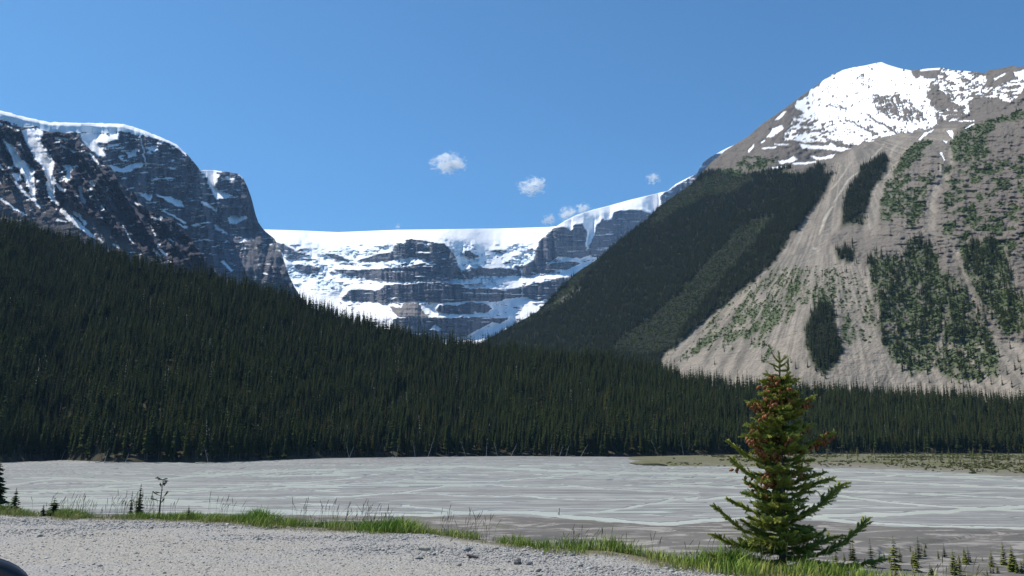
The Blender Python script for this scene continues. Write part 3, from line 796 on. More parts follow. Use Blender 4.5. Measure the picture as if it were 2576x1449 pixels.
# ---- low green terrace along the far right bank, and an island of it
m = NT('terrace_turf', 0.95, 0.1)
n1 = m.noise(m.pos((0.02, 0.012, 0.02)), 1.0, 5, 0.65)
c = m.mix(m.rng(n1, 0.4, 0.62), (0.115, 0.12, 0.055), (0.165, 0.15, 0.105))
c = m.mix(m.rng(m.noise(m.pos((0.03, 0.02, 0.02)), 1.7, 5, 0.7, .5), .5, .62, 0, .8), c, (0.19, 0.172, 0.145))
c = m.mix(m.rng(m.attr('edge'), 0.0, 1.0), c, (0.20, 0.185, 0.165))
c = m.mix(m.rng(m.noise(m.pos((0.5, 0.25, 0.5)), 1.0, 4, 0.7), 0.35, 0.7, 0, .6), c, (0.06, 0.07, 0.035))
M_terr = m.done(c, m.bump(m.noise(m.pos(), .8, 4, .7), 0.4, 0.8))
xs = np.arange(1500, 2860, 5.0)
v = np.linspace(0, 1, 40)[:, None]
X = np.repeat(xs[None], 40, 0)
tl = terr(xs) + 1.6 * (fbm(xs / 30, xs * 0 + 4, 4) - .5) * 2
Y = tl[None] + (yfb(xs)[None] - 3 - tl[None]) * v
P = on_level(X, Y, ZR)
edge = sstep(.35, 0, v + .25 * (fbm(P[..., 0] / 30, P[..., 1] / 30) - .5)) * sstep(1650, 2100, X)
h = .55 + .3 * (fbm(P[..., 0] / 12, P[..., 1] / 12) - .5) + 0 * X
h[0] = -.4; h = np.where(X < 1590, h - (1590 - X) * .02, h)
P[..., 2] = ZR + h
grid_obj('river_terrace', P, M_terr, dict(edge=edge))
terr_P = P
terr_edge = edge
terr_X = X

isl = np.array(Z7([(2090, 172), (2150, 160), (2300, 155), (2450, 152), (2620, 155), (2700, 165), (2620, 182), (2500, 190), (2350, 192), (2200, 188), (2130, 182)]))
V = np.concatenate([on_level(isl[:, 0], isl[:, 1], ZR + .05), on_level(isl[:, 0] * .97 + isl[:, 0].mean() * .03, isl[:, 1] * .8 + isl[:, 1].mean() * .2, ZR + .5)])
k = len(isl)
tag(link('river_island', raw_mesh('river_island', V, [np.array([[j, (j + 1) % k, k + (j + 1) % k, k + j] for j in range(k)]), np.arange(k, 2 * k)[None]], [M_terr], False, dict(edge=np.zeros(2 * k)))), kind='structure')

# ---- forest floor
tree_sky = curve([(-300, 500), (0, 538), (60, 545), (130, 570), (240, 600), (330, 632), (430, 653), (540, 678), (650, 703), (750, 733), (830, 758), (920, 788), (1000, 808), (1080, 827), (1160, 838), (1210, 845), (1260, 850),
                  (1400, 868), (1560, 880), (1660, 903), (1720, 924), (1850, 945), (1950, 955), (2100, 958), (2300, 970), (2576, 985), (2900, 995)])
slD = lambda x: np.interp(x, [-300, 0, 1000, 1700, 2900], [.52, .5, .42, .30, .30])
xs = np.arange(-300, 2900, 10.0)
D0 = on_level(xs, yfb(xs), ZR + .5)
D0 = np.hypot(D0[:, 0], D0[:, 1])
def Dtop(y):
    _, _, t = ray(xs, y)
    _, _, t0 = ray(xs, yfb(xs))
    s = slD(xs)
    return D0 * (s - t0) / (s - t)
ys = tree_sky(xs)
TREE_H = 20.0
gy = ys.copy()
for _ in range(6):
    gy = ys + (TREE_H * 0.93) / Dtop(gy) * FOV_F
gtop = curve(np.stack([xs, gy], 1)); gD0 = curve(np.stack([xs, D0], 1))
X, Y, D, t = relief(-300, 2890, 8.0, gtop, yfb, 5.0, gD0, lambda X, Y, t: slD(X))
D = D + 26 * (fbm(X / 120, Y / 60, 3) - .5) * sstep(0, 60, yfb(X) - Y)
P = at_dist(X, Y, D)
m = NT('forest_floor', 0.95, 0.1)
c = m.mix(m.rng(m.noise(m.pos(), 0.08, 5, 0.7), 0.35, 0.65), (0.03, 0.03, 0.02), (0.085, 0.075, 0.05))
M_ff = m.done(c, m.bump(m.noise(m.pos(), 0.3, 4, .7), 1.0, 1))
rows = [P]
a, b, _ = ray(X[-1], Y[-1])
for k, dz in ((60, -4), (200, -30), (400, -90)):
    Dk = D[-1] + k
    rows.append(np.stack([a * Dk, b * Dk, np.maximum(P[-1, :, 2] + dz, ZR - 3)], -1)[None])
front = P[:1].copy(); front[..., 2] = ZR - .6; front[..., 1] -= .6
PF = np.concatenate([front] + rows, 0)
grid_obj('forest_floor', PF, M_ff)

# ---- gravel lot and the bank below it
ge = np.array([(-60, 1292), (0, 1294), (247, 1306), (459, 1312), (670, 1329), (844, 1336), (1091, 1347), (1197, 1365), (1373, 1391), (1550, 1403), (1726, 1432), (1860, 1449)], float)
gw = on_level(ge[:, 0], ge[:, 1], 0.0)
ex = np.concatenate([[-400, -40, -22], gw[:, 0], [5.5, 9, 16, 400]])
ey = np.concatenate([[60, 24, 20.5], gw[:, 1], [9.5, 8.6, 7.0, -80]])
edge_y = lambda x: np.interp(x, ex, ey)
band = lambda x: 1.25 + .5 * np.sin(x * .7) * .4 + 0.3 * sstep(2, 5, x)
def lot_z(x, y):
    cr = edge_y(x) + band(x)
    d = y - cr
    soft = 0.5 * (d + np.sqrt(d * d + 0.5)) - .12
    z = -0.62 * np.maximum(soft, 0)
    z = z + 0.10 * (fbm(x / 1.7, y / 1.7, 3) - .5) * sstep(-1.5, -.2, y - edge_y(x)) + .05 * (fbm(x / 3.1 + 8, y / 3.1, 3) - .5) * sstep(2, 8, y)
    return np.maximum(z, ZR - 0.5)
gxs = np.concatenate([[-350, -200, -110, -70, -48], np.arange(-36, 22, .16), [24, 30, 45, 70, 120, 200, 350]])
gys = np.concatenate([[-300, -150, -70, -30, -10, -2], np.arange(1, 27, .16), np.arange(27.5, 70, 1.6)])
GX, GY = np.meshgrid(gxs, gys)
GZ = lot_z(GX, GY)
gr = sstep(-.25, .25, GY - edge_y(GX) + .5 * (fbm(GX / .6, GY / .6, 3) - .5) * 2 * .5)
m = NT('lot_gravel', 0.92, 0.2)
p = m.pos()
blue = m.attr('coarse')
c = m.mix(blue, (0.345, 0.32, 0.275), (0.32, 0.312, 0.305))
vo = m.voro(p, 26.0)
c2 = m.mix(m.rng(vo.outputs['Color'], 0.0, 1.0, 0.0, 1.0), (0.20, 0.19, 0.175), (0.48, 0.465, 0.44))
c = m.mix(.55, c, c2)
c = m.mix(m.rng(m.noise(p, 9.0, 5, .75), .35, .7, 0, .5), c, (0.15, 0.147, 0.14))
soil = m.mix(m.rng(m.noise(p, 3.0, 4, .7), .35, .65), (0.10, 0.095, 0.05), (0.17, 0.145, 0.09))
c = m.mix(m.attr('soil'), c, soil)
hh = m.math('ADD', m.math('MULTIPLY', vo.outputs['Distance'], -1.0), m.math('MULTIPLY', m.noise(p, 14, 4, .7), .8))
M_lot = m.done(c, m.bump(hh, 0.03, 0.9))
grid_obj('gravel_lot', np.stack([GX, GY, GZ], -1), M_lot, dict(soil=gr, coarse=sstep(.42, .58, fbm(GX / 2.5, GY / .9, 4) + .22 * sstep(3.2, .8, edge_y(GX) - GY) - .08)))
# ================================================================== TREES
def foliage(name, stops, spec=0.02, objvar=0.18):
    """needle foliage; colour differs from tree to tree and within a crown"""
    m = NT(name, 1.0, spec)
    c = m.ramp(m.rnd(), stops)
    n = m.noise(m.pos(), 1.1, 3, 0.6)
    big = m.noise(m.pos(), 0.022, 4, 0.65)
    c = m.mix(m.rng(big, .45, .66, 0, .6), c, tuple(x * y for x, y in zip(stops[0][1], (1.6, 1.5, .9))))
    c = m.mix(m.rng(big, .45, .3, 0, .55), c, tuple(x * .6 for x in stops[0][1]))
    c = m.mix(m.rng(n, 0.3, 0.7, 0, objvar), c, tuple(x * 1.7 for x in stops[len(stops) // 2][1]))
    return m.done(c)
M_spruce = foliage('spruce_needles', [(0.0, (0.017, 0.029, 0.011)), (0.45, (0.025, 0.035, 0.012)), (0.7, (0.042, 0.040, 0.014)), (0.88, (0.026, 0.046, 0.014)), (1.0, (0.050, 0.052, 0.016))])
M_sapling = foliage('sapling_needles', [(0.0, (0.085, 0.10, 0.030)), (0.5, (0.115, 0.125, 0.038)), (1.0, (0.14, 0.125, 0.045))])
M_darksap = foliage('dark_sapling_needles', [(0.0, (0.035, 0.05, 0.022)), (1.0, (0.06, 0.07, 0.03))])
def bark(name, c0, c1):
    m = NT(name, 0.9, 0.1)
    return m.done(m.mix(m.noise(m.objpos((9, 9, 2)), 1.0, 4, .7), c0, c1), m.bump(m.noise(m.objpos((30, 30, 6)), 1.0, 3, .7), .02, .8))
M_bark = bark('spruce_bark', (0.055, 0.045, 0.04), (0.14, 0.12, 0.105))
M_dead = bark('weathered_wood', (0.26, 0.24, 0.22), (0.42, 0.40, 0.37))

def conifer_crown(rng, h=1.0, r=0.11, base=0.12, whorls=11, per=6, droop=0.55, ragged=0.35, power=0.8, gap=0.0):
    """fronds in whorls: each a folded drooping kite of 4 triangles, so the outline is toothed and the sky shows between"""
    V = []; F = []
    for i in range(whorls):
        f = (i + rng.random() * .6) / whorls
        z = h * (base + (1 - base) * f)
        rr = r * h * (1 - f) ** power * (1 + ragged * (rng.random() - .5)) + 0.006 * h
        n = max(3, int(per * (1 - .45 * f)))
        a0 = rng.random() * 6.28
        for k in range(n):
            if rng.random() < gap:
                continue
            a = a0 + k * 6.283 / n + .5 * (rng.random() - .5)
            L = rr * (1 + ragged * (rng.random() - .4))
            w = L * (0.34 + .2 * rng.random()) + .004 * h
            dz = -L * droop * (0.7 + .6 * rng.random())
            ca, sa = math.cos(a), math.sin(a)
            b = len(V)
            zt = z + 0.05 * h * (1 - f) * .6
            V += [(0, 0, zt), (ca * L * .55 - sa * w, sa * L * .55 + ca * w, z + dz * .75 - .012 * h), (ca * L, sa * L, z + dz * .8), (ca * L * .55 + sa * w, sa * L * .55 - ca * w, z + dz * .75 - .012 * h), (ca * L * .55, sa * L * .55, z + dz * .3)]
            F += [(b, b + 1, b + 4), (b + 1, b + 2, b + 4), (b + 2, b + 3, b + 4), (b + 3, b, b + 4)]
    b = len(V)
    V += [(0.008 * h, 0, h * .93), (-.004 * h, .007 * h, h * .93), (-.004 * h, -.007 * h, h * .93), (0, 0, h * 1.03)]
    F += [(b, b + 1, b + 3), (b + 1, b + 2, b + 3), (b + 2, b, b + 3)]
    return np.array(V), np.array(F)

def trunk_geo(h, r, sides=6, lean=(0, 0), top=0.15):
    V = []; F = []
    for k, f in enumerate((0, .35, .7, 1.0)):
        for j in range(sides):
            a = j * 6.283 / sides
            q = r * (1 - f * (1 - top)) * (1.25 if k == 0 else 1)
            V.append((lean[0] * f * f + q * math.cos(a), lean[1] * f * f + q * math.sin(a), h * f))
    for k in range(3):
        for j in range(sides):
            a, b = k * sides + j, k * sides + (j + 1) % sides
            F.append((a, b, b + sides, a + sides))
    return np.array(V), np.array(F)

def joined_tree(name, rng, mat, **kw):
    V, F = conifer_crown(rng, **kw)
    h = kw.get('h', 1.0)
    TV, TF = trunk_geo(h * .9, .011 * h, 4)
    me = raw_mesh(name, np.concatenate([V, TV]), [F, TF + len(V)], [mat, M_bark], False, None, [0] * len(F) + [1] * len(TF))
    return me

HID = bpy.data.collections.new('scatter_sources')      # sources of the scatter; not linked to the scene
def source_collection(name, meshes):
    c = bpy.data.collections.new(name)
    for i, me in enumerate(meshes):
        c.objects.link(bpy.data.objects.new(name + '_%02d' % i, me))
    return c

def scatter(name, P, scale, rot, coll, nvar, label, cat):
    """one object of ground cover: points that carry their own size and turn, each drawn as a source mesh"""
    n = len(P)
    me = bpy.data.meshes.new(name)
    me.vertices.add(n); me.vertices.foreach_set('co', np.asarray(P, np.float32).ravel())
    sc = np.asarray(scale, np.float32)
    if sc.ndim == 1:
        sc = np.repeat(sc[:, None], 3, 1)
    for k, v, t in (('sz', sc, 'FLOAT_VECTOR'), ('turn', np.asarray(rot, np.float32), 'FLOAT_VECTOR')):
        a = me.attributes.new(k, t, 'POINT'); a.data.foreach_set('vector', v.ravel())
    a = me.attributes.new('pick', 'INT', 'POINT'); a.data.foreach_set('value', RNG.integers(0, nvar, n).astype(np.int32))
    o = link(name, me)
    tag(o, label, cat, kind='stuff')
    g = bpy.data.node_groups.new(name + '_nodes', 'GeometryNodeTree')
    g.interface.new_socket('Geometry', in_out='INPUT', socket_type='NodeSocketGeometry')
    g.interface.new_socket('Geometry', in_out='OUTPUT', socket_type='NodeSocketGeometry')
    N = g.nodes.new; L = g.links.new
    gi = N('NodeGroupInput'); go = N('NodeGroupOutput')
    ci = N('GeometryNodeCollectionInfo'); ci.inputs['Collection'].default_value = coll
    ci.inputs['Separate Children'].default_value = True; ci.inputs['Reset Children'].default_value = True
    ip = N('GeometryNodeInstanceOnPoints'); ip.inputs['Pick Instance'].default_value = True
    def na(nm, t):
        q = N('GeometryNodeInputNamedAttribute'); q.data_type = t; q.inputs['Name'].default_value = nm
        return q.outputs['Attribute']
    er = N('FunctionNodeEulerToRotation')
    L(na('turn', 'FLOAT_VECTOR'), er.inputs[0])
    L(gi.outputs[0], ip.inputs['Points']); L(ci.outputs[0], ip.inputs['Instance'])
    L(er.outputs[0], ip.inputs['Rotation']); L(na('sz', 'FLOAT_VECTOR'), ip.inputs['Scale']); L(na('pick', 'INT'), ip.inputs['Instance Index'])
    L(ip.outputs[0], go.inputs[0])
    md = o.modifiers.new('scatter', 'NODES'); md.node_group = g
    return o

def sample_grid(P, dens, n_per_m2=None, rng=RNG):
    """random points on a grid surface, at dens (trees per square metre of plan) in each cell"""
    A, B, C, Dd = P[:-1, :-1], P[:-1, 1:], P[1:, 1:], P[1:, :-1]
    e1 = B - A; e2 = Dd - A
    area = np.abs(e1[..., 0] * e2[..., 1] - e1[..., 1] * e2[..., 0])
    lam = area * dens
    n = rng.poisson(lam)
    idx = np.repeat(np.arange(n.size), n.ravel())
    u = rng.random(len(idx))[:, None]; w = rng.random(len(idx))[:, None]
    f = lambda Q: Q.reshape(-1, 3)[idx]
    return (f(A) * (1 - u) + f(B) * u) * (1 - w) + (f(Dd) * (1 - u) + f(C) * u) * w, idx

def tree_rot(n, tilt=0.03):
    return np.stack([RNG.normal(0, tilt, n), RNG.normal(0, tilt, n), RNG.random(n) * 6.283], -1)

far_src = source_collection('far_conifer', [joined_tree('far_conifer', RNG, M_spruce, h=1.0, r=.088 + .03 * (k % 3) / 2, base=.10 + .06 * (k % 2), whorls=9, per=5) for k in range(6)])
mid_src = source_collection('mid_conifer', [joined_tree('mid_conifer', RNG, M_spruce, h=1.0, r=.075 + .04 * (k % 4) / 3, base=.14 + .1 * (k % 3) / 2, whorls=14, per=6, ragged=.5) for k in range(8)])

# ---------------------------------------------------------------- forest on the near valley side
dens = np.full((P.shape[0] - 1, P.shape[1] - 1), 1 / 12.0)
Dc = D[:-1, :-1]
dens *= 0.75 + .5 * fbm(X[:-1, :-1] / 40, Y[:-1, :-1] / 25, 3)
dens *= np.interp(Dc, [500, 900, 1500], [1.0, 0.85, 0.65])
pts, _ = sample_grid(P, dens)
dd = np.hypot(pts[:, 0], pts[:, 1])
# depth behind the forest edge decides which trees are built one by one
azs = np.arctan2(pts[:, 0], pts[:, 1])
base_az = np.arctan2(*np.array(ray(xs_b := np.arange(-300, 2890, 8.0), yfb(xs_b)))[:2])
base_D = gD0(xs_b)
depth_in = dd - np.interp(azs, base_az, base_D)
inview = np.abs(pts[:, 0] / pts[:, 1]) < 0.66
hts = RNG.normal(.95, .2, len(pts)).clip(.45, 1.45) * TREE_H * np.interp(dd, [500, 1500], [1.0, .95])
hts *= np.where(RNG.random(len(pts)) < .06, 1.18, 1.0)
order = np.argsort(np.where(inview, depth_in * (20.0 / hts), 1e9))
solo = order[:300]
rest = np.setdiff1d(np.arange(len(pts)), solo)
sc3 = np.stack([hts, hts, hts], -1)[rest]
sc3[:, :2] *= RNG.uniform(.7, 1.15, (len(rest), 1))
scatter('valley_forest', pts[rest] - [0, 0, .3], sc3, tree_rot(len(rest)), mid_src, 8, 'dense dark conifer forest covering the valley side beyond the river', 'forest')
# 300 trees of the forest edge, each its own tree with trunk and crown
edge_meshes = []
for k in range(8):
    V, F = conifer_crown(RNG, 1.0, .095 + .02 * (k % 3), .16 + .07 * (k % 4), 20, 8, .6, .5)
    TV, TF = trunk_geo(.95, .0105, 6)
    edge_meshes.append((raw_mesh('edge_crown', V, F, [M_spruce]), raw_mesh('edge_trunk', TV, TF, [M_bark])))
for q, i in enumerate(solo):
    t_ = empty('conifer_tree', pts[i] - [0, 0, .25])
    s_ = hts[i] * (.8 if q % 5 == 0 else 1)
    w_ = RNG.uniform(.85, 1.25)
    t_.scale = (s_ * w_, s_ * w_, s_)
    t_.rotation_euler = (RNG.normal(0, .03), RNG.normal(0, .03), RNG.random() * 6.28)
    tag(t_, 'dark green conifer in the front row of the forest along the far river bank', 'tree', 'conifers along the forest edge')
    cm, tm = edge_meshes[q % 8]
    link('crown', cm, t_); link('trunk', tm, t_)
del xs_b
dead_src = source_collection('dead_trunk', [joined_tree('dead_trunk', RNG, M_dead, h=1.0, r=.035, base=.3, whorls=8, per=3, gap=.4) for _ in range(3)])
dk = RNG.choice(len(rest), 350, replace=False)
scatter('dead_trunks_in_forest', pts[rest][dk] + RNG.normal(0, 1.5, (350, 3)) * [1, 1, 0], hts[rest][dk] * RNG.uniform(.7, 1.05, 350), tree_rot(350, .07), dead_src, 3, 'bare grey dead trunks scattered through the valley forest', 'dead trees')

# ---------------------------------------------------------------- forest and shrubs on the right mountain
def cell(A):
    return A[:-1, :-1]
PEg = at_dist(EX, EY, ED)
dE = np.where(cell(Eforest & ~Estrip), 1 / 13.0, 0) + np.where(cell(Eforest2), 1 / 16., 0) + np.where(cell(Ebig), 1 / 22., 0) * cell(sstep(.40, .58, .6 * fbm(EX / 9, EY / 34, 3) + .4 * fbm(EX / 5, EY / 5, 2))) + np.where(cell(Estrip & Eforest), 1 / 380., 0) + np.where(cell(Eveg & ~Ebig & ~Estrip & ~Eabove), 1 / 900., 0)
dE = dE + cell(np.where(Eabove, 0, Ehalo * (Ehalo < .75))) / 240.
dE = dE * (.6 + .8 * cell(fbm(EX / 12, EY / 12, 3)))
ptsE, _ = sample_grid(PEg, dE)
hE = RNG.normal(1, .2, len(ptsE)).clip(.5, 1.5) * 17.0
dEd = np.hypot(ptsE[:, 0], ptsE[:, 1])
hE *= np.interp(ptsE[:, 2], [0, 600, 1000], [1.0, .92, .65])
sc3 = np.stack([hE * 1.0, hE * 1.0, hE], -1)
scatter('mountainside_forest', ptsE - [0, 0, .4], sc3, tree_rot(len(ptsE)), far_src, 6, 'dark conifer forest covering the flank of the right mountain', 'forest')
# shrubs: low rounded clumps
def shrub_mesh(rng):
    V = []; F = []
    for k in range(14):
        c = rng.normal(0, .33, 3) * [1, 1, .35] + [0, 0, .28]
        b = len(V)
        q = rng.normal(0, .3, (4, 3)) + c
        V += [tuple(x) for x in q]; F += [(b, b + 1, b + 2), (b + 1, b + 2, b + 3), (b, b + 2, b + 3)]
    return raw_mesh('shrub', np.array(V), np.array(F), [M_shrub])
M_shrub = foliage('alder_leaves', [(0, (0.06, 0.095, 0.024)), (.5, (0.078, 0.115, 0.028)), (1, (0.105, 0.14, 0.034))])
shr_src = source_collection('shrub', [shrub_mesh(RNG) for _ in range(5)])
dS = np.where(cell((Eveg | Estrip) & ~(Eforest2)), 1 / 13., 0) * cell(ED > 0)
dS = np.where(cell(Eabove & (EY < 395)), 0, dS)
ptsS, _ = sample_grid(PEg, dS)
hS = RNG.uniform(.9, 2.3, len(ptsS))
scatter('mountainside_shrubs', ptsS, np.stack([hS * 1.3, hS * 1.3, hS], -1), tree_rot(len(ptsS), .1), shr_src, 5, 'green shrubs dotted over the scree and avalanche paths of the right mountain', 'shrubs')
M_keep = M_shrub
M_shrub = foliage('willow_leaves', [(0, (0.085, 0.095, 0.04)), (.5, (0.11, 0.115, 0.048)), (1, (0.13, 0.125, 0.06))])
wil_src = source_collection('willow', [shrub_mesh(RNG) for _ in range(5)])
M_shrub = M_keep
dT = .05 * (1 - .8 * terr_edge[:-1, :-1]) * sstep(.42, .6, fbm(terr_P[:-1, :-1, 0] / 25, terr_P[:-1, :-1, 1] / 40, 3)) * sstep(1600, 1900, terr_X[:-1, :-1])
ptsT, _ = sample_grid(terr_P, dT)
hT = RNG.uniform(.3, 1.0, len(ptsT))
scatter('terrace_willows', ptsT, np.stack([hT * 1.4, hT * 1.4, hT], -1), tree_rot(len(ptsT), .1), wil_src, 5, 'low olive willow scrub on the terrace along the far bank', 'shrubs')
# lone trees on the scree that one can tell apart
lone_me = [joined_tree('lone_conifer', RNG, M_spruce, h=1.0, r=.10, base=.08, whorls=14, per=6) for _ in range(4)]
lone = Z5([(1150, 900), (1325, 1185), (1440, 1180), (1920, 1190), (1885, 1250), (2075, 1090), (2055, 1150), (1965, 1255), (2030, 1270), (1945, 1060), (2020, 1000), (600, 1130), (640, 1060), (515, 1140), (690, 1190), (720, 1210), (600, 1010), (1610, 1240), (1735, 1275), (1830, 1210), (1790, 1240),
           (860, 460), (870, 465), (1870, 1180), (2100, 1180), (1690, 1270), (1260, 1060), (1230, 1100), (660, 1160), (480, 1100), (310, 1060), (290, 1090), (1280, 1150), (1450, 1240), (2000, 1180)]) + Z3([(1230, 1040), (990, 1220), (985, 1290), (1065, 1270), (1025, 1290), (1130, 1180), (1210, 1000), (1300, 1230), (1240, 1310), (890, 1290), (940, 1300)])
a_, b_, _t = ray(EX, EY)
for q, (lx, ly) in enumerate(lone):
    ci_ = int(np.argmin(np.abs(EX[0] - lx))); ri_ = int(np.argmin(np.abs(EY[:, ci_] - ly)))
    o = link('lone_conifer', lone_me[q % 4])
    o.location = PEg[ri_, ci_] - np.array([0, 0, .4])
    s_ = RNG.uniform(11, 19); o.scale = (s_, s_, s_); o.rotation_euler = (0, 0, RNG.random() * 6)
    tag(o, 'small lone dark conifer standing by itself on the open scree slope', 'tree', 'lone conifers on the scree')

# ---------------------------------------------------------------- young spruces on the far right terrace
young_me = [joined_tree('young_spruce', RNG, M_sapling if k % 3 else M_darksap, h=1.0, r=.15, base=.04, whorls=12, per=6, droop=.25) for k in range(6)]
k = 0
while k < 170:
    sx = 1980 + (2620 - 1980) * RNG.random() ** .7
    lo, hi = 1143.5, terr(sx) - 6
    sy = lo + (hi - lo) * RNG.random() ** 1.5 * np.interp(sx, [1960, 2300, 2576], [.35, .7, .8])
    p_ = on_level(np.array([sx]), np.array([sy]), ZR + .5)[0]
    o = link('young_spruce', young_me[k % 6])
    o.location = p_
    s_ = RNG.uniform(3.0, 8.0) * np.interp(p_[1], [400, 760], [.7, 1.15]); o.scale = (s_ * 1.15, s_ * 1.15, s_); o.rotation_euler = (0, 0, RNG.random() * 6)
    if (k % 6) % 3:
        tag(o, 'small yellow green spruce on the grassy terrace before the far forest', 'tree', 'yellow green spruces on the far terrace')
    else:
        tag(o, 'small dark green spruce on the grassy terrace before the far forest', 'tree', 'dark green spruces on the far terrace')
    k += 1

# ---------------------------------------------------------------- dead trunks and driftwood on the far bank
def log_mesh(rng, L, r, branches):
    V, F = trunk_geo(L, r, 6, (rng.normal(0, .05 * L), rng.normal(0, .05 * L)), .3)
    Vs = [V]; Fs = [F]; nb = len(V)
    for _ in range(branches):
        f = rng.uniform(.35, .95)
        bv, bf = trunk_geo(L * rng.uniform(.06, .16), r * .3, 4)
        R_ = np.array(Euler((rng.uniform(.9, 1.5), 0, rng.uniform(0, 6.28))).to_matrix())
        bv = bv @ R_.T + [0, 0, L * f]
        Vs.append(bv); Fs.append(bf + nb); nb += len(bv)
    return raw_mesh('dead_wood', np.concatenate(Vs), np.concatenate(Fs), [M_dead])
snags = Z7([(1075, 90), (1155, 118), (1250, 110), (1530, 110), (1595, 110), (1640, 112), (1745, 118), (930, 95), (430, 130), (100, 135), (660, 110), (2300, 115), (2480, 118), (570, 118)]) + Z6([(750, 155), (900, 155), (440, 150), (1490, 120), (2490, 135)])
for q, (sx, sy) in enumerate(snags):
    p_ = on_level(np.array([sx]), np.array([max(sy, yfb(sx) + .5)]), ZR + .45)[0]
    o = link('dead_snag', log_mesh(RNG, RNG.uniform(9, 17) if q < 14 else RNG.uniform(6, 11), .16, 7))
    o.location = p_ - np.array([0, 1.5, .3]); o.rotation_euler = (RNG.normal(0, .12), RNG.choice([-1, 1]) * RNG.uniform(.05, .5), RNG.random())
    tag(o, 'bare grey dead trunk leaning at the forest edge by the river', 'dead tree', 'dead trunks at the forest edge')
for q in range(34):
    sx = RNG.uniform(20, 1600) if q > 10 else RNG.uniform(60, 540)
    sy = yfb(sx) + RNG.uniform(.3, 3.0)
    p_ = on_level(np.array([sx]), np.array([sy]), ZR + .55)[0]
    o = link('driftwood_log', log_mesh(RNG, RNG.uniform(4, 10), .2, 3))
    o.location = p_; o.rotation_euler = (0, math.pi / 2 + RNG.normal(0, .08), RNG.normal(0, .5))
    tag(o, 'pale driftwood log lying at the foot of the far river bank', 'log', 'driftwood along the far bank')
for q, (sx, sy, L_, lab) in enumerate(((Z7([(1590, 540)])[0] + (1.3, 'short white stump standing in the near river channel')), (Z6([(1705, 212)])[0] + (3.5, 'dark stranded log lying alone on the far gravel bar')), (Z6([(800, 218)])[0] + (3.0, 'dark root lump stranded on the pinkish gravel bar')))):
    p_ = on_level(np.array([sx]), np.array([sy]), ZR + .1)[0]
    o = link('stranded_log', log_mesh(RNG, L_, .22, 3)); o.location = p_
    o.rotation_euler = (0, .15 if q == 0 else 1.45, .2)
    tag(o, lab, 'log')
# the brown dead conifer at the left of the forest edge
p_ = on_level(np.array([406.0]), np.array([1161.5]), ZR + .5)[0]
m = NT('rusty_dead_needles', .9, .1)
M_rust = m.done(m.mix(m.noise(m.pos(), 1.5, 3), (0.22, 0.10, 0.03), (0.32, 0.15, 0.05)))
t_ = empty('dead_orange_conifer', p_ - np.array([0, .8, .2]))
tag(t_, 'small conifer with dead orange needles at the foot of the far forest', 'tree')
V, F = conifer_crown(RNG, 7.0, .16, .3, 10, 7)
link('crown', raw_mesh('crown', V, F, [M_rust]), t_)
V, F = trunk_geo(6.6, .12, 6); link('trunk', raw_mesh('trunk', V, F, [M_bark]), t_)
# ================================================================== FOREGROUND
def frame_to_plane(px, py, y_plane):
    a, b, t = ray(px, py)
    k = y_plane / b
    return np.stack([a * k, b * k, CAMZ + t * k], -1)

# ---------------------------------------------------------------- the spruce at the edge of the lot
def needle_mat(name, c0, c1, c2):
    m = NT(name, 0.6, 0.25)
    n = m.noise(m.objpos(), 5.0, 3, .6)
    c = m.mix(m.rng(n, .35, .65), c0, c1)
    c = m.mix(m.attr('tip'), c, c2)
    return m.done(c)
M_hero = needle_mat('spruce_twig_needles', (0.11, 0.165, 0.026), (0.175, 0.22, 0.034), (0.36, 0.36, 0.07))
m = NT('spruce_cone_scales', .7, .25)
vo = m.voro(m.objpos((1, 1, .7)), 55.0)
M_cone = m.done(m.mix(m.rng(vo.outputs['Distance'], 0, .6), (0.36, 0.15, 0.05), (0.17, 0.065, 0.025)), m.bump(vo.outputs['Distance'], .004, .8))
m = NT('grey_spruce_bark', .9, .1)
M_hbark = m.done(m.mix(m.noise(m.objpos((1, 1, .35)), 22, 4, .7), (0.075, 0.062, 0.052), (0.19, 0.165, 0.145)), m.bump(m.noise(m.objpos((1, 1, .4)), 30, 4, .7), .012, .9))

hr = np.random.default_rng(21)
def twig_template(n=6, ring=5):
    """unit-length shoot of needles pointing along +X: needle triangles in rings around it"""
    V = []; F = []; T = []
    for i in range(n):
        f = i / n
        for k in range(ring):
            a = (k + .5 * (i % 2)) * 6.283 / ring
            L = .30 * (1 - .35 * f)
            b = len(V)
            c, s = math.cos(a), math.sin(a)
            w = .075
            V += [(f - w, 0, 0), (f + w, 0, 0), (f + .15, c * L, s * L)]
            F.append((b, b + 1, b + 2)); T += [f * .5, f * .5, .3 + f * .7]
    b = len(V)
    V += [(.88, .05, 0), (.88, -.05, .03), (1.1, 0, 0)]; F.append((b, b + 1, b + 2)); T += [1, 1, 1]
    return np.array(V), np.array(F), np.array(T)
TWV, TWF, TWT = twig_template()

def frame_of(d):
    d = d / (np.linalg.norm(d) + 1e-9)
    up = np.array([0, 0, 1.0])
    s = np.cross(up, d)
    if np.linalg.norm(s) < 1e-3:
        s = np.array([1.0, 0, 0])
    s /= np.linalg.norm(s)
    u = np.cross(d, s)
    return d, s, u

def smooth_line(pts, step):
    pts = np.asarray(pts, float)
    seg = np.linalg.norm(np.diff(pts, axis=0), axis=1)
    cum = np.concatenate([[0], np.cumsum(seg)])
    n = max(4, int(cum[-1] / step))
    s = np.linspace(0, cum[-1], n + 1)
    q = np.stack([np.interp(s, cum, pts[:, k]) for k in range(3)], -1)
    for _ in range(3):
        q[1:-1] = .25 * q[:-2] + .5 * q[1:-1] + .25 * q[2:]
    return q, cum[-1]

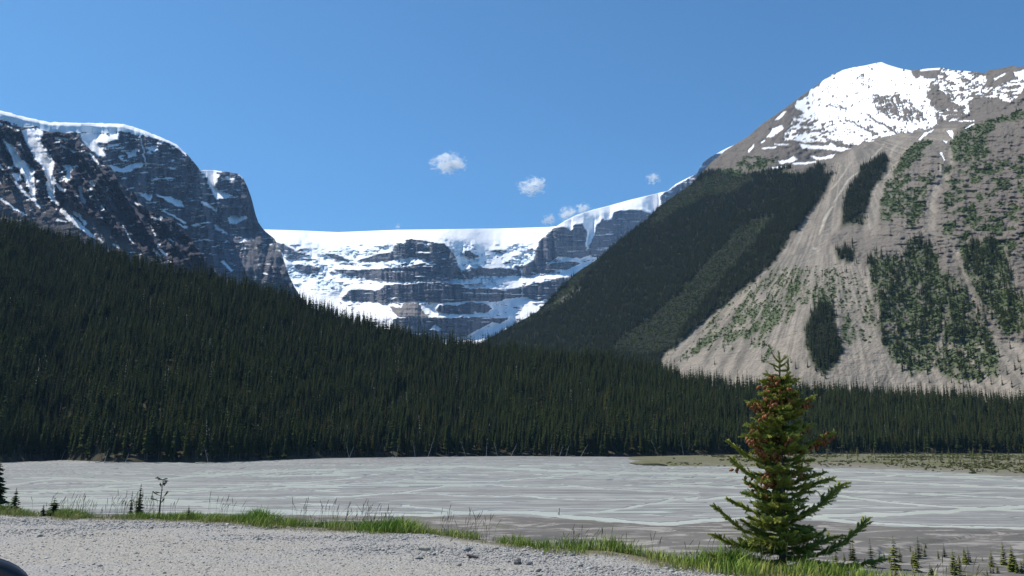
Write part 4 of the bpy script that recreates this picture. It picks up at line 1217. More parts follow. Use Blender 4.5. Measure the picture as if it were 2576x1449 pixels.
def branch_geo(pts, r0, twig=1.0, dense=1.0, rng=hr, bare=0.12):
    q, L = smooth_line(pts, .03)
    n = len(q)
    Vs = []; Fs = []; Ms = []; Ts = []; nb = 0
    # wood
    ring = []
    for i in range(n):
        d, s, u = frame_of(q[min(i + 1, n - 1)] - q[max(i - 1, 0)])
        r = r0 * (1 - .85 * i / (n - 1)) + .0018
        ring.append(np.stack([q[i] + r * (math.cos(a) * s + math.sin(a) * u) for a in np.arange(4) * 1.571]))
    V = np.concatenate(ring)
    F = np.array([[i * 4 + j, i * 4 + (j + 1) % 4, i * 4 + 4 + (j + 1) % 4, i * 4 + 4 + j] for i in range(n - 1) for j in range(4)])
    W = (V, F)
    # shoots on both sides and above, and the needled axis itself
    TV = []; TF = []; TT = []
    def add(p, d, l, roll):
        nonlocal nb
        d, s, u = frame_of(d)
        s2 = s * math.cos(roll) + u * math.sin(roll); u2 = np.cross(d, s2)
        R = np.stack([d, s2, u2], 0)
        wd = min(l, .085) * 1.0
        v = (TWV * [l, wd, wd]) @ R + p
        TV.append(v); TF.append(TWF + nb); TT.append(TWT); nb += len(v)
    i0 = int(bare * n)
    for i in range(i0, n):
        f = i / (n - 1)
        d, s, u = frame_of(q[min(i + 1, n - 1)] - q[max(i - 1, 0)])
        add(q[max(i - 1, 0)], d + rng.normal(0, .08, 3), .075, rng.random() * 6)
        prof = math.sin(min(1.0, (f - bare + .12) * 1.5) * 1.5) * (1 - .62 * max(0, f - .25))
        for side in (-1, 1):
            if rng.random() > .78 * dense:
                continue
            l = twig * (.075 + .16 * prof * rng.uniform(.55, 1.1)) * min(1, .45 + L)
            dirn = d * rng.uniform(.55, .95) + side * s * rng.uniform(.6, 1.0) + u * rng.uniform(-.25, .25)
            add(q[i], dirn, l, rng.random() * 6)
            if l > .11:      # a second order of shoots
                dn = dirn / np.linalg.norm(dirn)
                for ff in (.4, .7):
                    add(q[i] + dn * l * ff, dn + d * .5 * rng.random() + rng.normal(0, .45, 3), l * .45, rng.random() * 6)
        if rng.random() < .30 * dense:
            add(q[i], d * .8 + u * rng.uniform(-.9, .8) + s * rng.normal(0, .3), .06 + .05 * rng.random(), rng.random() * 6)
    TV = np.concatenate(TV); TF = np.concatenate(TF); TT = np.concatenate(TT)
    V = np.concatenate([W[0], TV])
    me = raw_mesh('branch', V, [W[1], TF + len(W[0])], [M_hbark, M_hero], False, dict(tip=np.concatenate([np.zeros(len(W[0])), TT])), [0] * len(W[1]) + [1] * len(TF))
    return me, q

def cone_mesh(rng):
    n, k = 6, 6
    prof = [.25, .8, 1.0, .9, .6, .15]
    V = [(p * .0145 * math.cos(a + i * .4), p * .0145 * math.sin(a + i * .4), -i / (n - 1) * .05) for i, p in enumerate(prof) for a in np.arange(k) * 6.283 / k]
    F = [(i * k + j, i * k + (j + 1) % k, (i + 1) * k + (j + 1) % k, (i + 1) * k + j) for i in range(n - 1) for j in range(k)]
    return raw_mesh('cone', np.array(V), np.array(F), [M_cone], True)
cone_mes = [cone_mesh(hr) for _ in range(2)]

hb = on_level(np.array([1969.6]), np.array([1424.0]), -0.06)[0]
YH = hb[1]
hero = empty('spruce_tree', hb)
tag(hero, 'young green spruce hung with reddish cones at the edge of the gravel lot', 'tree')
def hpt(p, dy=0.0):
    px, py = p
    w = frame_to_plane(np.array([px]), np.array([py]), YH)[0]
    # pushing a point off the picture plane keeps its height and side
    return np.array([w[0] - hb[0], dy, w[2] - hb[2]])
# trunk
tl = [hpt((1969.6, 1436)), hpt(H2([(1062, 1100)])[0]), hpt(H2([(1062, 700)])[0]), hpt(H2([(1068, 300)])[0]), hpt(H1([(1062, 1200)])[0]), hpt(H1([(1062, 800)])[0]), hpt(H1([(1058, 400)])[0]), hpt(H1([(1055, 250)])[0])]
q, _ = smooth_line(tl, .1)
n = len(q)
V = np.concatenate([np.stack([q[i] + (.052 * (1 - i / (n - 1)) ** .8 + .006) * np.array([math.cos(a), math.sin(a), 0]) for a in np.arange(10) * .6283]) for i in range(n)])
F = np.array([[i * 10 + j, i * 10 + (j + 1) % 10, i * 10 + 10 + (j + 1) % 10, i * 10 + 10 + j] for i in range(n - 1) for j in range(10)])
link('trunk', raw_mesh('trunk', V, F, [M_hbark], True), hero)
trunk_q = q
ncone = 0
extra_cones = []
def add_branch(pts, r0=.012, twig=1.0, dense=1.0, cones=0, bare=.12):
    global ncone
    me, q = branch_geo(pts, r0, twig, dense, bare=bare)
    o = link('branch', me, hero)
    for _ in range(cones * 2):
        f = hr.beta(3.5, 1.5)
        if ncone >= 300:
            extra_cones.append(q[int(f * (len(q) - 1))] + hr.normal(0, .036, 3) + [0, -.02, -.02])
            continue
        c = link('cone', cone_mes[ncone % 2], o)
        c.location = q[int(f * (len(q) - 1))] + hr.normal(0, .036, 3) + [0, -.02, -.02]
        c.rotation_euler = (hr.normal(0, .5), hr.normal(0, .5), hr.random() * 6)
        s_ = hr.uniform(1.3, 1.9); c.scale = (s_, s_, s_)
        ncone += 1
    return o
# boughs that stand out in the outline: (drawing grid, points from trunk to tip, depth of the tip, cones)
boughs = [
    (H2, [(1060, 1190), (800, 1130), (600, 1080), (330, 1010), (180, 920)], -.25, 0, 1.0),
    (H2, [(1060, 1060), (800, 960), (560, 880), (380, 720), (260, 620), (195, 580)], -.1, 0, .9),
    (H2, [(1060, 840), (800, 690), (650, 620), (470, 530)], .15, 0, 1.0),
    (H2, [(1060, 380), (800, 260), (620, 150), (510, 30)], .2, 3, .9),
    (H2, [(1060, 1290), (700, 1230), (400, 1180), (130, 1160)], -.35, 0, .9),
    (H2, [(1060, 640), (850, 500), (660, 420)], -.2, 0, 1.2),
    (H2, [(1060, 560), (850, 400), (690, 320)], .1, 8, 1.2),
    (H2, [(1060, 760), (900, 610), (780, 540)], -.35, 0, 1.2),
    (H2, [(1080, 1200), (1300, 1120), (1560, 1020), (1760, 980)], .1, 0, 1.15),
    (H2, [(1080, 1260), (1500, 1190), (1750, 1080), (1930, 950), (2050, 840), (2110, 770)], .05, 0, .95),
    (H2, [(1080, 860), (1300, 690), (1500, 600), (1640, 480), (1750, 380), (1820, 325)], .1, 0, 1.1),
    (H2, [(1080, 560), (1300, 410), (1450, 320), (1600, 270), (1700, 260)], .2, 0, 1.0),
    (H2, [(1080, 370), (1250, 270), (1400, 210), (1510, 180)], -.1, 0, .9),
    (H2, [(1080, 1360), (1500, 1385), (1700, 1400), (1850, 1330), (2000, 1260), (2160, 1215)], -.3, 0, .95),
    (H2, [(1080, 1330), (1300, 1290), (1500, 1280), (1650, 1260)], -.55, 0, 1.2),
    (H2, [(1080, 1020), (1250, 940), (1430, 900)], .25, 0, 1.1),
    (H2, [(1080, 660), (1200, 560), (1300, 520)], .1, 0, 1.0),
    (H2, [(1080, 960), (950, 760), (800, 700)], -.5, 0, 1.2),
    (H2, [(1080, 1120), (950, 1020), (560, 960)], -.45, 0, 1.2),
    (H2, [(1080, 120), (1250, 30), (1420, 10)], .05, 0, .8),
    (H1, [(1065, 1500), (820, 1420), (650, 1330), (540, 1240), (470, 1185)], .15, 0, .8),
    (H1, [(1065, 1330), (1400, 1220), (1550, 1130), (1720, 1050)], 0, 22, .75),
    (H1, [(1065, 800), (1300, 680), (1400, 650), (1480, 590)], .05, 14, .75),
    (H1, [(1065, 1060), (1300, 990), (1470, 940)], .05, 5, .7),
    (H1, [(1060, 860), (880, 780), (780, 700), (690, 665)], -.05, 34, .9),
    (H1, [(1060, 900), (900, 830), (790, 810)], -.2, 22, .8),
    (H1, [(1060, 1180), (850, 1050), (690, 960)], -.1, 14, 1.1),
    (H1, [(1060, 1260), (800, 1140), (640, 1080)], -.2, 34, 1.1),
    (H1, [(1060, 1360), (850, 1250), (720, 1200)], -.15, 34, 1.0),
    (H1, [(1060, 560), (950, 440), (860, 385)], 0, 8, .8),
    (H1, [(1060, 640), (940, 560), (860, 540)], -.1, 18, .8),
    (H1, [(1060, 760), (960, 640), (900, 610)], -.2, 18, .9),
    (H1, [(1060, 560), (1180, 430), (1270, 380)], .05, 3, .8),
    (H1, [(1060, 420), (980, 340), (920, 320)], -.05, 3, .7),
    (H1, [(1060, 430), (1110, 350), (1160, 290)], -.05, 0, .6),
    (H1, [(1060, 700), (1180, 560), (1250, 540)], -.1, 10, .8),
    (H2, [(1060, 240), (900, 140), (830, 100)], -.2, 14, .9),
    (H2, [(1060, 330), (880, 220), (760, 260)], -.25, 10, .9),
]
for z, p, dy, nc, tw in boughs:
    pp = z(p)
    n = len(pp)
    pts_ = [hpt(c, dy * (i / (n - 1)) ** 1.2) for i, c in enumerate(pp)]
    add_branch(pts_, .011, tw, 1.05, nc)
# the thin leader and its upright sprigs
for z, p, tw in ((H1, [(1057, 330), (1060, 140), (1045, 20)], .35), (H1, [(1058, 150), (1010, 110), (975, 66)], .3), (H1, [(1060, 150), (1100, 105), (1145, 78)], .3), (H1, [(1057, 220), (1000, 185), (942, 163)], .35), (H1, [(1057, 205), (1110, 170)], .3),
                 (H1, [(1057, 250), (1130, 250), (1163, 270), (1166, 200), (1163, 122)], .3), (H1, [(1057, 260), (985, 250), (985, 200)], .3), (H1, [(1055, 320), (980, 290), (930, 330)], .5)):
    add_branch([hpt(c) for c in z(p)], .005, tw, .9, 0, bare=.05)
# inner whorls all round the trunk
prof_y = [925, 960, 1000, 1060, 1120, 1180, 1240, 1300, 1360, 1415]
prof_w = [.09, .22, .28, .38, .42, .40, .44, .50, .60, .66]
kb = 0
for yy in np.arange(950, 1412, 7.0):
    base_i = hpt((1963, yy))
    wdt = np.interp(yy, prof_y, prof_w)
    for _ in range(3 if yy < 1130 else 2):
        a = kb * 2.39996 + hr.normal(0, .3); kb += 1
        L = wdt * hr.uniform(.6, 1.1) * (1.0 if yy < 1200 else .9)
        rise = hr.uniform(-.22, .42) * L
        d = np.array([math.cos(a), math.sin(a), 0])
        cx = np.interp(base_i[2], trunk_q[:, 2], trunk_q[:, 0])
        b0 = np.array([cx, 0, base_i[2]])
        up_ = yy < 1240
        add_branch([b0, b0 + d * L * .5 + [0, 0, rise * .3 - .02], b0 + d * L + [0, 0, rise]], .008, 1.0, 1.0, int(hr.poisson(1.2)) if up_ and math.cos(a) < .5 else 0)

if extra_cones:
    cv = np.array([v.co for v in cone_mes[0].vertices]); cf = np.array([p.vertices[:] for p in cone_mes[0].polygons])
    Vs = []; Fs = []
    for k_, c_ in enumerate(extra_cones):
        R_ = np.array(Euler((hr.normal(0, .5), hr.normal(0, .5), hr.random() * 6)).to_matrix())
        Vs.append((cv * hr.uniform(1.3, 1.9)) @ R_.T + c_); Fs.append(cf + k_ * len(cv))
    tag(link('cone_clusters', raw_mesh('cone_clusters', np.concatenate(Vs), np.concatenate(Fs), [M_cone], True), hero), kind='stuff')

# ---------------------------------------------------------------- small trees on the bank at the left
def bank_tree(px, ptop, halfw, D_, mat, label, sparse=0.0, whorls=20, per=8, power=.8, base=.05, droop=.35):
    top = at_dist(np.array([px]), np.array([ptop]), D_)[0]
    z0 = float(lot_z(top[0], top[1]))
    h = top[2] - z0
    t_ = empty('bank_spruce', (top[0], top[1], z0 - .05))
    tag(t_, label, 'tree')
    hw = halfw * D_ / FOV_F
    vis = max(.3, min(1.0, (1292 - ptop) * D_ / FOV_F / h))
    V, F = conifer_crown(hr, h, hw / h / vis ** power, base, whorls, per, droop, .6, power, sparse)
    link('crown', raw_mesh('crown', V, F, [mat]), t_)
    TV, TF = trunk_geo(h * .97, .012 * h + .01, 7); link('trunk', raw_mesh('trunk', TV, TF, [M_bark]), t_)
bank_tree(4, 1148, 27, 25.0, M_darksap, 'tall dark spruce on the grassy bank, largest of the small ones by the lot', .12, 26, 9)
bank_tree(43, 1221, 14, 24.0, M_darksap, 'slim dark spruce standing beside the tall bank spruce', .1)
bank_tree(139, 1246, 20, 23.2, M_darksap, 'squat bushy little spruce in the long grass', .0, 12, 10, .6)
bank_tree(111, 1263, 8, 23.0, M_darksap, 'tiny spruce tip poking out of grass beside the squat bushy spruce', .2)
bank_tree(334, 1230, 9, 22.4, M_darksap, 'thin sparse spruce left of the dark slender pair on the bank', .35)
bank_tree(347, 1229, 9, 22.6, M_sapling, 'pale wispy sapling between two slender spruces on the bank', .4, 16, 6)
bank_tree(356, 1211, 11, 22.2, M_darksap, 'slender dark spruce with reddish top on the bank', .1, 26)
bank_tree(476, 1264, 8, 20.6, M_darksap, 'tiny dark spruce alone at the grassy lip of the lot', .1, 12)
# the bare-stemmed pine
top = at_dist(np.array([408.0]), np.array([1200.0]), 21.6)[0]
z0 = float(lot_z(top[0], top[1])); h = top[2] - z0
pine = empty('bare_pine', (top[0], top[1], z0 - .05))
tag(pine, 'thin nearly bare pine sapling with sparse tufts on the bank', 'tree')
TV, TF = trunk_geo(h, .028, 7, (.03, 0)); link('trunk', raw_mesh('trunk', TV, TF, [M_bark], True), pine)
for q in range(13):
    f = (.45, .5, .56, .62, .68, .74, .8, .84, .88, .92, .95, .98, .99)[q]
    a = hr.random() * 6.28; L = (.20 * (1.15 - f) + .07) * hr.uniform(.5, 1.3)
    b0 = np.array([.03 * f * f, 0, h * f]); d = np.array([math.cos(a), math.sin(a) * .6, .25])
    me, _q = branch_geo([b0, b0 + d * L * .5, b0 + d * L + [0, 0, hr.uniform(-.05, .08)]], .006, .45, .9, bare=.6 if q < 9 else .2)
    me.materials[1] = M_darksap
    link('branch', me, pine)

# ---------------------------------------------------------------- saplings on the mud flat
sap_me = [(raw_mesh('crown', *(lambda g: (g[0], g[1]))(conifer_crown(hr, 1.0, .17 + .03 * (k % 3), .03, 15, 8, .12 + .15 * (k % 2), .5, .7)), [M_sapling if k % 4 else M_darksap]), raw_mesh('trunk', *trunk_geo(.96, .014, 6), [M_bark])) for k in range(8)]
K5 = aff(2077.4, 1272.4, .19356)
saps = [(600, 810, 320), (905, 835, 375), (912, 915, 120), (1190, 870, 300), (1215, 690, 240), (1145, 760, 150), (970, 740, 190), (830, 720, 110), (700, 690, 90), (760, 700, 90), (1290, 670, 130), (1465, 700, 120), (1545, 670, 150), (1675, 900, 280), (1745, 860, 190), (1810, 760, 190),
        (1860, 730, 170), (1740, 740, 90), (2160, 790, 180), (2320, 765, 250), (2285, 750, 100), (2435, 850, 270), (2490, 880, 150), (2550, 880, 140), (2145, 880, 90), (2180, 880, 80), (2235, 880, 100), (2100, 912, 80), (1365, 912, 140), (1385, 905, 110), (2035, 710, 50), (240, 710, 100),
        (330, 710, 220), (360, 700, 210), (140, 820, 220), (1100, 600, 90), (1118, 762, 90), (440, 905, 100), (100, 830, 180), (1830, 770, 150), (1880, 740, 90), (2400, 860, 130), (2465, 790, 100), (2600, 860, 200), (1160, 800, 170), (1300, 560, 70), (1250, 600, 80), (2640, 800, 150), (-380, 690, 100), (-420, 700, 120), (-760, 660, 70)]
for q, (sx, sy, sh) in enumerate(saps):
    px, py = K5([(sx, sy)])[0]
    b_ = on_level(np.array([px]), np.array([py]), ZR + .5)[0]
    h = sh * .19356 / FOV_F * np.hypot(b_[0], b_[1]) * 1.02
    t_ = empty('mudflat_sapling', b_); t_.scale = (h * 1.0, h * 1.0, h); t_.rotation_euler = (0, 0, hr.random() * 6)
    dark = (q % 8) % 4 == 0
    tag(t_, 'little dark green spruce sapling growing on the bare grey mud flat' if dark else 'little yellow green spruce sapling growing on the bare grey mud flat', 'sapling', 'dark saplings on the mud flat' if dark else 'yellow green saplings on the mud flat')
    cm, tm = sap_me[q % 8]
    link('crown', cm, t_); link('trunk', tm, t_)

# ---------------------------------------------------------------- grass verge
m = NT('verge_grass', .7, .25)
gt = m.attr('tint')
c = m.ramp(gt, [(0, (0.14, 0.25, 0.03)), (.45, (0.25, 0.35, 0.045)), (.72, (0.38, 0.39, 0.09)), (1, (0.50, 0.42, 0.22))])
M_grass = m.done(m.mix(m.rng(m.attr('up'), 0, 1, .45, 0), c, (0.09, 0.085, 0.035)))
def world_px(x, y, z):
    d = np.stack([x, y, z - CAMZ], -1)
    f = d[..., 1] * math.cos(PITCH) + d[..., 2] * math.sin(PITCH)
    return 1288 + FOV_F * d[..., 0] / f
N_ = 50000
gr_ = np.random.default_rng(5)
bx = gr_.uniform(-16, 8.5, N_)
bu = gr_.uniform(-.35, 2.6, N_)
by = edge_y(bx) + bu
spx = world_px(bx, by, 0 * bx)
tuft = sum(a * np.exp(-((spx - c0) / w0) ** 2) for c0, w0, a in ((1015, 55, .85), (940, 60, .4), (650, 40, .5), (700, 60, .3), (30, 40, .5), (165, 40, .45), (850, 50, .35), (1530, 50, .3), (1800, 70, .55), (1860, 50, .45), (1440, 60, .25), (2060, 90, .3), (500, 60, .2), (1330, 40, .15)))
patch = fbm(bx / .45, by / .45, 3)
keep = gr_.random(N_) < (sstep(-.35, .35, bu + .6 * (patch - .5)) * sstep(.43, .58, patch + .18 * np.minimum(tuft, .6) + .05)).clip(0, 1)
bx, by, bu, tuft, patch, spx = (v_[keep] for v_ in (bx, by, bu, tuft, patch, spx))
n = len(bx)
bz = lot_z(bx, by) - .02
hgt = (.09 + .12 * gr_.random(n) ** .8 + .30 * tuft * gr_.uniform(.4, 1.1, n)) * (.55 + .9 * patch) * np.interp(bu, [-.35, .3, 1.2, 2.6], [.45, .8, 1.1, 1.2])
lean = gr_.normal(0, .30, (n, 2)) * hgt[:, None] + np.array([.08, 0]) * hgt[:, None]
ang = gr_.random(n) * 6.283
w_ = gr_.uniform(.003, .0065, n) * np.interp(tuft, [0, .8], [1, 1.5])
sx_, sy_ = np.cos(ang) * w_, np.sin(ang) * w_
V = np.zeros((n, 5, 3))
V[:, 0] = np.stack([bx - sx_, by - sy_, bz], -1); V[:, 1] = np.stack([bx + sx_, by + sy_, bz], -1)
mx, my, mz = bx + lean[:, 0] * .35, by + lean[:, 1] * .35, bz + hgt * .6
V[:, 2] = np.stack([mx - sx_ * .8, my - sy_ * .8, mz], -1); V[:, 3] = np.stack([mx + sx_ * .8, my + sy_ * .8, mz], -1)
V[:, 4] = np.stack([bx + lean[:, 0], by + lean[:, 1], bz + hgt * .96], -1)
o5 = np.arange(n)[:, None] * 5
quads = o5 + np.array([[0, 1, 3, 2]]); tris = o5 + np.array([[2, 3, 4]])
tint = (.50 + .55 * (fbm(bx / .9 + 5, by / .9, 3) - .5) * 1.6 - .35 * np.minimum(tuft, 1) + gr_.normal(0, .12, n) + .28 * sstep(.6, -.2, bu) + np.where(gr_.random(n) < .05, .4, 0)).clip(0, 1)
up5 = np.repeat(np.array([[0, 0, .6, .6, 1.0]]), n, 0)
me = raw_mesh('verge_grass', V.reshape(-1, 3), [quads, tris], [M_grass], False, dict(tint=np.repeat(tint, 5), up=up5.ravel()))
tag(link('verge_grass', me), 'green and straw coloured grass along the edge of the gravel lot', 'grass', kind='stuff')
# tall flowering stems against the river
n = 620
bx = np.concatenate([gr_.uniform(-13.2, -.3, 470), gr_.uniform(-.2, 6, 150)])
clump = fbm(bx * 1.1, bx * 0 + 2, 3)
bx = bx[clump > .43]; n = len(bx)
bu = gr_.uniform(.5, 1.9, n)
by = edge_y(bx) + bu; bz = lot_z(bx, by)
hgt = gr_.uniform(.28, .62, n) + .22 * (fbm(bx / 1.3, bx * 0, 2) - .4)
hgt = np.where(bx > -.2, hgt * .75, hgt)
lx = gr_.normal(.06, .09, n); ly = gr_.normal(0, .06, n)
Vs = []; Fs = []
fr = [(0, .0022), (.72, .002), (.78, .0055), (.92, .006), (1.0, .001)]
for f, r in fr:
    for k in range(3):
        a = k * 2.094
        Vs.append(np.stack([bx + lx * f * f + r * math.cos(a), by + ly * f * f + r * math.sin(a), bz + hgt * f], -1))
V = np.stack(Vs, 1)
o15 = np.arange(n)[:, None] * 15
F = np.concatenate([o15 + np.array([[i * 3 + k, i * 3 + (k + 1) % 3, i * 3 + 3 + (k + 1) % 3, i * 3 + 3 + k]]) for i in range(4) for k in range(3)])
m = NT('grass_stems', .8, .2)
M_stem = m.done(m.mix(m.noise(m.pos(), 3, 2), (0.075, 0.085, 0.03), (0.16, 0.13, 0.07)))
tag(link('grass_stems', raw_mesh('grass_stems', V.reshape(-1, 3), F, [M_stem])), 'tall thin seeding grass stems standing along the lip of the bank', 'grass', kind='stuff')

# ---------------------------------------------------------------- loose gravel and the larger stones
def stone_mesh(rng, flat=.55, sub=1, mat=None, rough=.22):
    t = (1 + 5 ** .5) / 2
    V = np.array([(-1, t, 0), (1, t, 0), (-1, -t, 0), (1, -t, 0), (0, -1, t), (0, 1, t), (0, -1, -t), (0, 1, -t), (t, 0, -1), (t, 0, 1), (-t, 0, -1), (-t, 0, 1)], float) / 1.9
    F = [(0, 11, 5), (0, 5, 1), (0, 1, 7), (0, 7, 10), (0, 10, 11), (1, 5, 9), (5, 11, 4), (11, 10, 2), (10, 7, 6), (7, 1, 8), (3, 9, 4), (3, 4, 2), (3, 2, 6), (3, 6, 8), (3, 8, 9), (4, 9, 5), (2, 4, 11), (6, 2, 10), (8, 6, 7), (9, 8, 1)]
    V = [tuple(v) for v in V]
    for _ in range(sub):
        cache = {}; F2 = []
        def mid(a, b):
            k = (min(a, b), max(a, b))
            if k not in cache:
                v = (np.array(V[a]) + V[b]) / 2
                V.append(tuple(v / np.linalg.norm(v))); cache[k] = len(V) - 1
            return cache[k]
        for a, b, c in F:
            x, y, z = mid(a, b), mid(b, c), mid(c, a)
            F2 += [(a, x, z), (b, y, x), (c, z, y), (x, y, z)]
        F = F2
    V = np.array(V)
    for _ in range(5):      # break faces off along random planes
        nrm = rng.normal(0, 1, 3); nrm /= np.linalg.norm(nrm)
        dd = rng.uniform(.5, .85)
        ex_ = V @ nrm - dd
        V = V - np.where(ex_ > 0, ex_, 0)[:, None] * nrm
    V = V * (1 + rng.normal(0, rough * .15, (len(V), 1))) * [1, rng.uniform(.6, 1), flat * rng.uniform(.7, 1.2)]
    return raw_mesh('stone', V, np.array(F), [mat])
m = NT('pebble_stone', .85, .25)
M_peb = m.done(m.mix(m.rng(m.noise(m.pos(), 30, 3, .7), .35, .65, 0, .4), m.ramp(m.rnd(), [(0, (0.22, 0.21, 0.195)), (.5, (0.33, 0.32, 0.30)), (.85, (0.40, 0.395, 0.385)), (1, (0.55, 0.53, 0.50))]), (0.14, 0.135, 0.13)))
peb_src = source_collection('pebble', [stone_mesh(hr, .55, 0, M_peb) for _ in range(7)])
n = 80000
px_ = gr_.uniform(-17, 7.5, n); py_ = 5.5 + (edge_y(px_) + .35 - 5.5) * gr_.random(n) ** .85
coarse = sstep(.42, .6, fbm(px_ / 2.2, py_ / .9, 3)) * sstep(7, 3, np.abs(edge_y(px_) - py_ - 1.2) * 3)
keep = gr_.random(n) < .45 + .55 * coarse
px_, py_, coarse = px_[keep], py_[keep], coarse[keep]
n = len(px_)
ss = np.exp(gr_.normal(-4.6, .42, n)) * (1 + .55 * coarse)
ss = np.where(gr_.random(n) < .015, ss * 2.0, ss).clip(.006, .06)
scatter('loose_gravel', np.stack([px_, py_, lot_z(px_, py_) + ss * .15], -1), ss, np.stack([gr_.normal(0, .25, n), gr_.normal(0, .25, n), gr_.random(n) * 6.28], -1), peb_src, 7, 'loose grey gravel stones strewn over the lot', 'gravel')
def rock_mat(name, a, b):
    m = NT(name, .85, .25)
    return m.done(m.mix(m.rng(m.noise(m.objpos(), 2.5, 4, .7), .35, .65), a, b), m.bump(m.noise(m.objpos(), 6, 4, .7), .08, .7))
MR = rock_mat('purple_slab_rock', (0.10, 0.075, 0.072), (0.17, 0.135, 0.13)); MG = rock_mat('grey_rock', (0.26, 0.26, 0.265), (0.36, 0.36, 0.36)); MP = rock_mat('pale_limestone', (0.38, 0.36, 0.30), (0.48, 0.46, 0.40)); MD = rock_mat('dark_rock', (0.12, 0.12, 0.125), (0.22, 0.21, 0.21))
for (zx, zy), s_, mt, fl_, lab in (((985, 850), .13, MR, .3, 'dark purple brown flat slab of rock lying on the gravel'), ((945, 800), .085, MG, .6, 'blocky grey rock beside the purple slab on the gravel'), ((635, 795), .12, MP, .5, 'pale cream rock half sunk in the gravel'), ((605, 856), .075, MD, .25, 'thin dark slab below the pale cream rock'),
                                   ((1305, 895), .075, MD, .8, 'upright jagged dark stone on open gravel'), ((1385, 900), .06, MG, .8, 'small pointed grey stone next to the jagged dark one'), ((1745, 912), .04, MD, .6, 'small dark stone alone near the grass verge'), ((1685, 840), .05, MG, .5, 'small grey stone at the edge of the grass verge')):
    c_ = Z7([(zx, zy)])[0]
    w = on_level(np.array([c_[0]]), np.array([c_[1]]), 0.0)[0]
    o = link('lot_rock', stone_mesh(hr, fl_, 2, mt, .5))
    o.location = (w[0], w[1], float(lot_z(w[0], w[1])) + s_ * fl_ * .35); o.scale = (s_, s_, s_); o.rotation_euler = (hr.normal(0, .15), hr.normal(0, .15), hr.random())
    tag(o, lab, 'rock')

# ---------------------------------------------------------------- wing mirror of the car at the lower left
m = NT('black_car_plastic', .35, .5); M_blk = m.done(m.mix(m.noise(m.objpos(), 60, 3), (0.012, 0.011, 0.014), (0.02, 0.02, 0.024)))
m = NT('mirror_glass', .06, .5); m.b.inputs['Metallic'].default_value = .9; M_glass = m.done(m.mix(m.noise(m.objpos(), 3, 2), (0.20, 0.21, 0.15), (0.26, 0.27, 0.17)))  # greenish reflection of the surroundings is put into the glass colour
mc = at_dist(np.array([-272.0]), np.array([1612.0]), 1.0)[0]
mir = empty('wing_mirror', mc)
tag(mir, 'black car wing mirror at the lower left corner over the gravel lot', 'car mirror')
mir.rotation_euler = (math.radians(4), 0, math.radians(28))
def ring(a, b, y, k=44, e=3.0, top=1.0):
    th = np.arange(k) * 6.28318 / k
    c, s = np.cos(th), np.sin(th)
    return np.stack([a * np.sign(c) * np.abs(c) ** (2 / e), np.full(k, y), b * np.sign(s) * np.abs(s) ** (2 / e)], -1)
rows = [ring(.104, .062, .002), ring(.113, .071, -.002), ring(.118, .076, .006), ring(.116, .074, .03), ring(.100, .062, .065), ring(.06, .036, .088), ring(.004, .003, .093)]
k = 44
V = np.concatenate(rows); F = np.array([[i * k + j, i * k + (j + 1) % k, (i + 1) * k + (j + 1) % k, (i + 1) * k + j] for i in range(len(rows) - 1) for j in range(k)])
link('housing', raw_mesh('housing', V, F, [M_blk], True), mir)
rows = [ring(.1035, .0615, .004), ring(.096, .055, .0035), ring(.002, .002, .0035)]
V = np.concatenate(rows); F = np.array([[i * k + j, i * k + (j + 1) % k, (i + 1) * k + (j + 1) % k, (i + 1) * k + j] for i in range(2) for j in range(k)])
link('glass', raw_mesh('glass', V, F, [M_glass], False), mir)
arm = [ring(.03, .018, 0, 12, 2.2)]
av = np.concatenate([np.stack([r_[:, 0] * 0 + xx, r_[:, 0] + yy, r_[:, 2] + zz], -1) for (xx, yy, zz) in ((-.10, .045, -.03), (-.15, .045, -.045), (-.22, .04, -.05)) for r_ in arm])
af = np.array([[i * 12 + j, i * 12 + (j + 1) % 12, i * 12 + 12 + (j + 1) % 12, i * 12 + 12 + j] for i in range(2) for j in range(12)])
link('arm', raw_mesh('arm', av, af, [M_blk], True), mir)

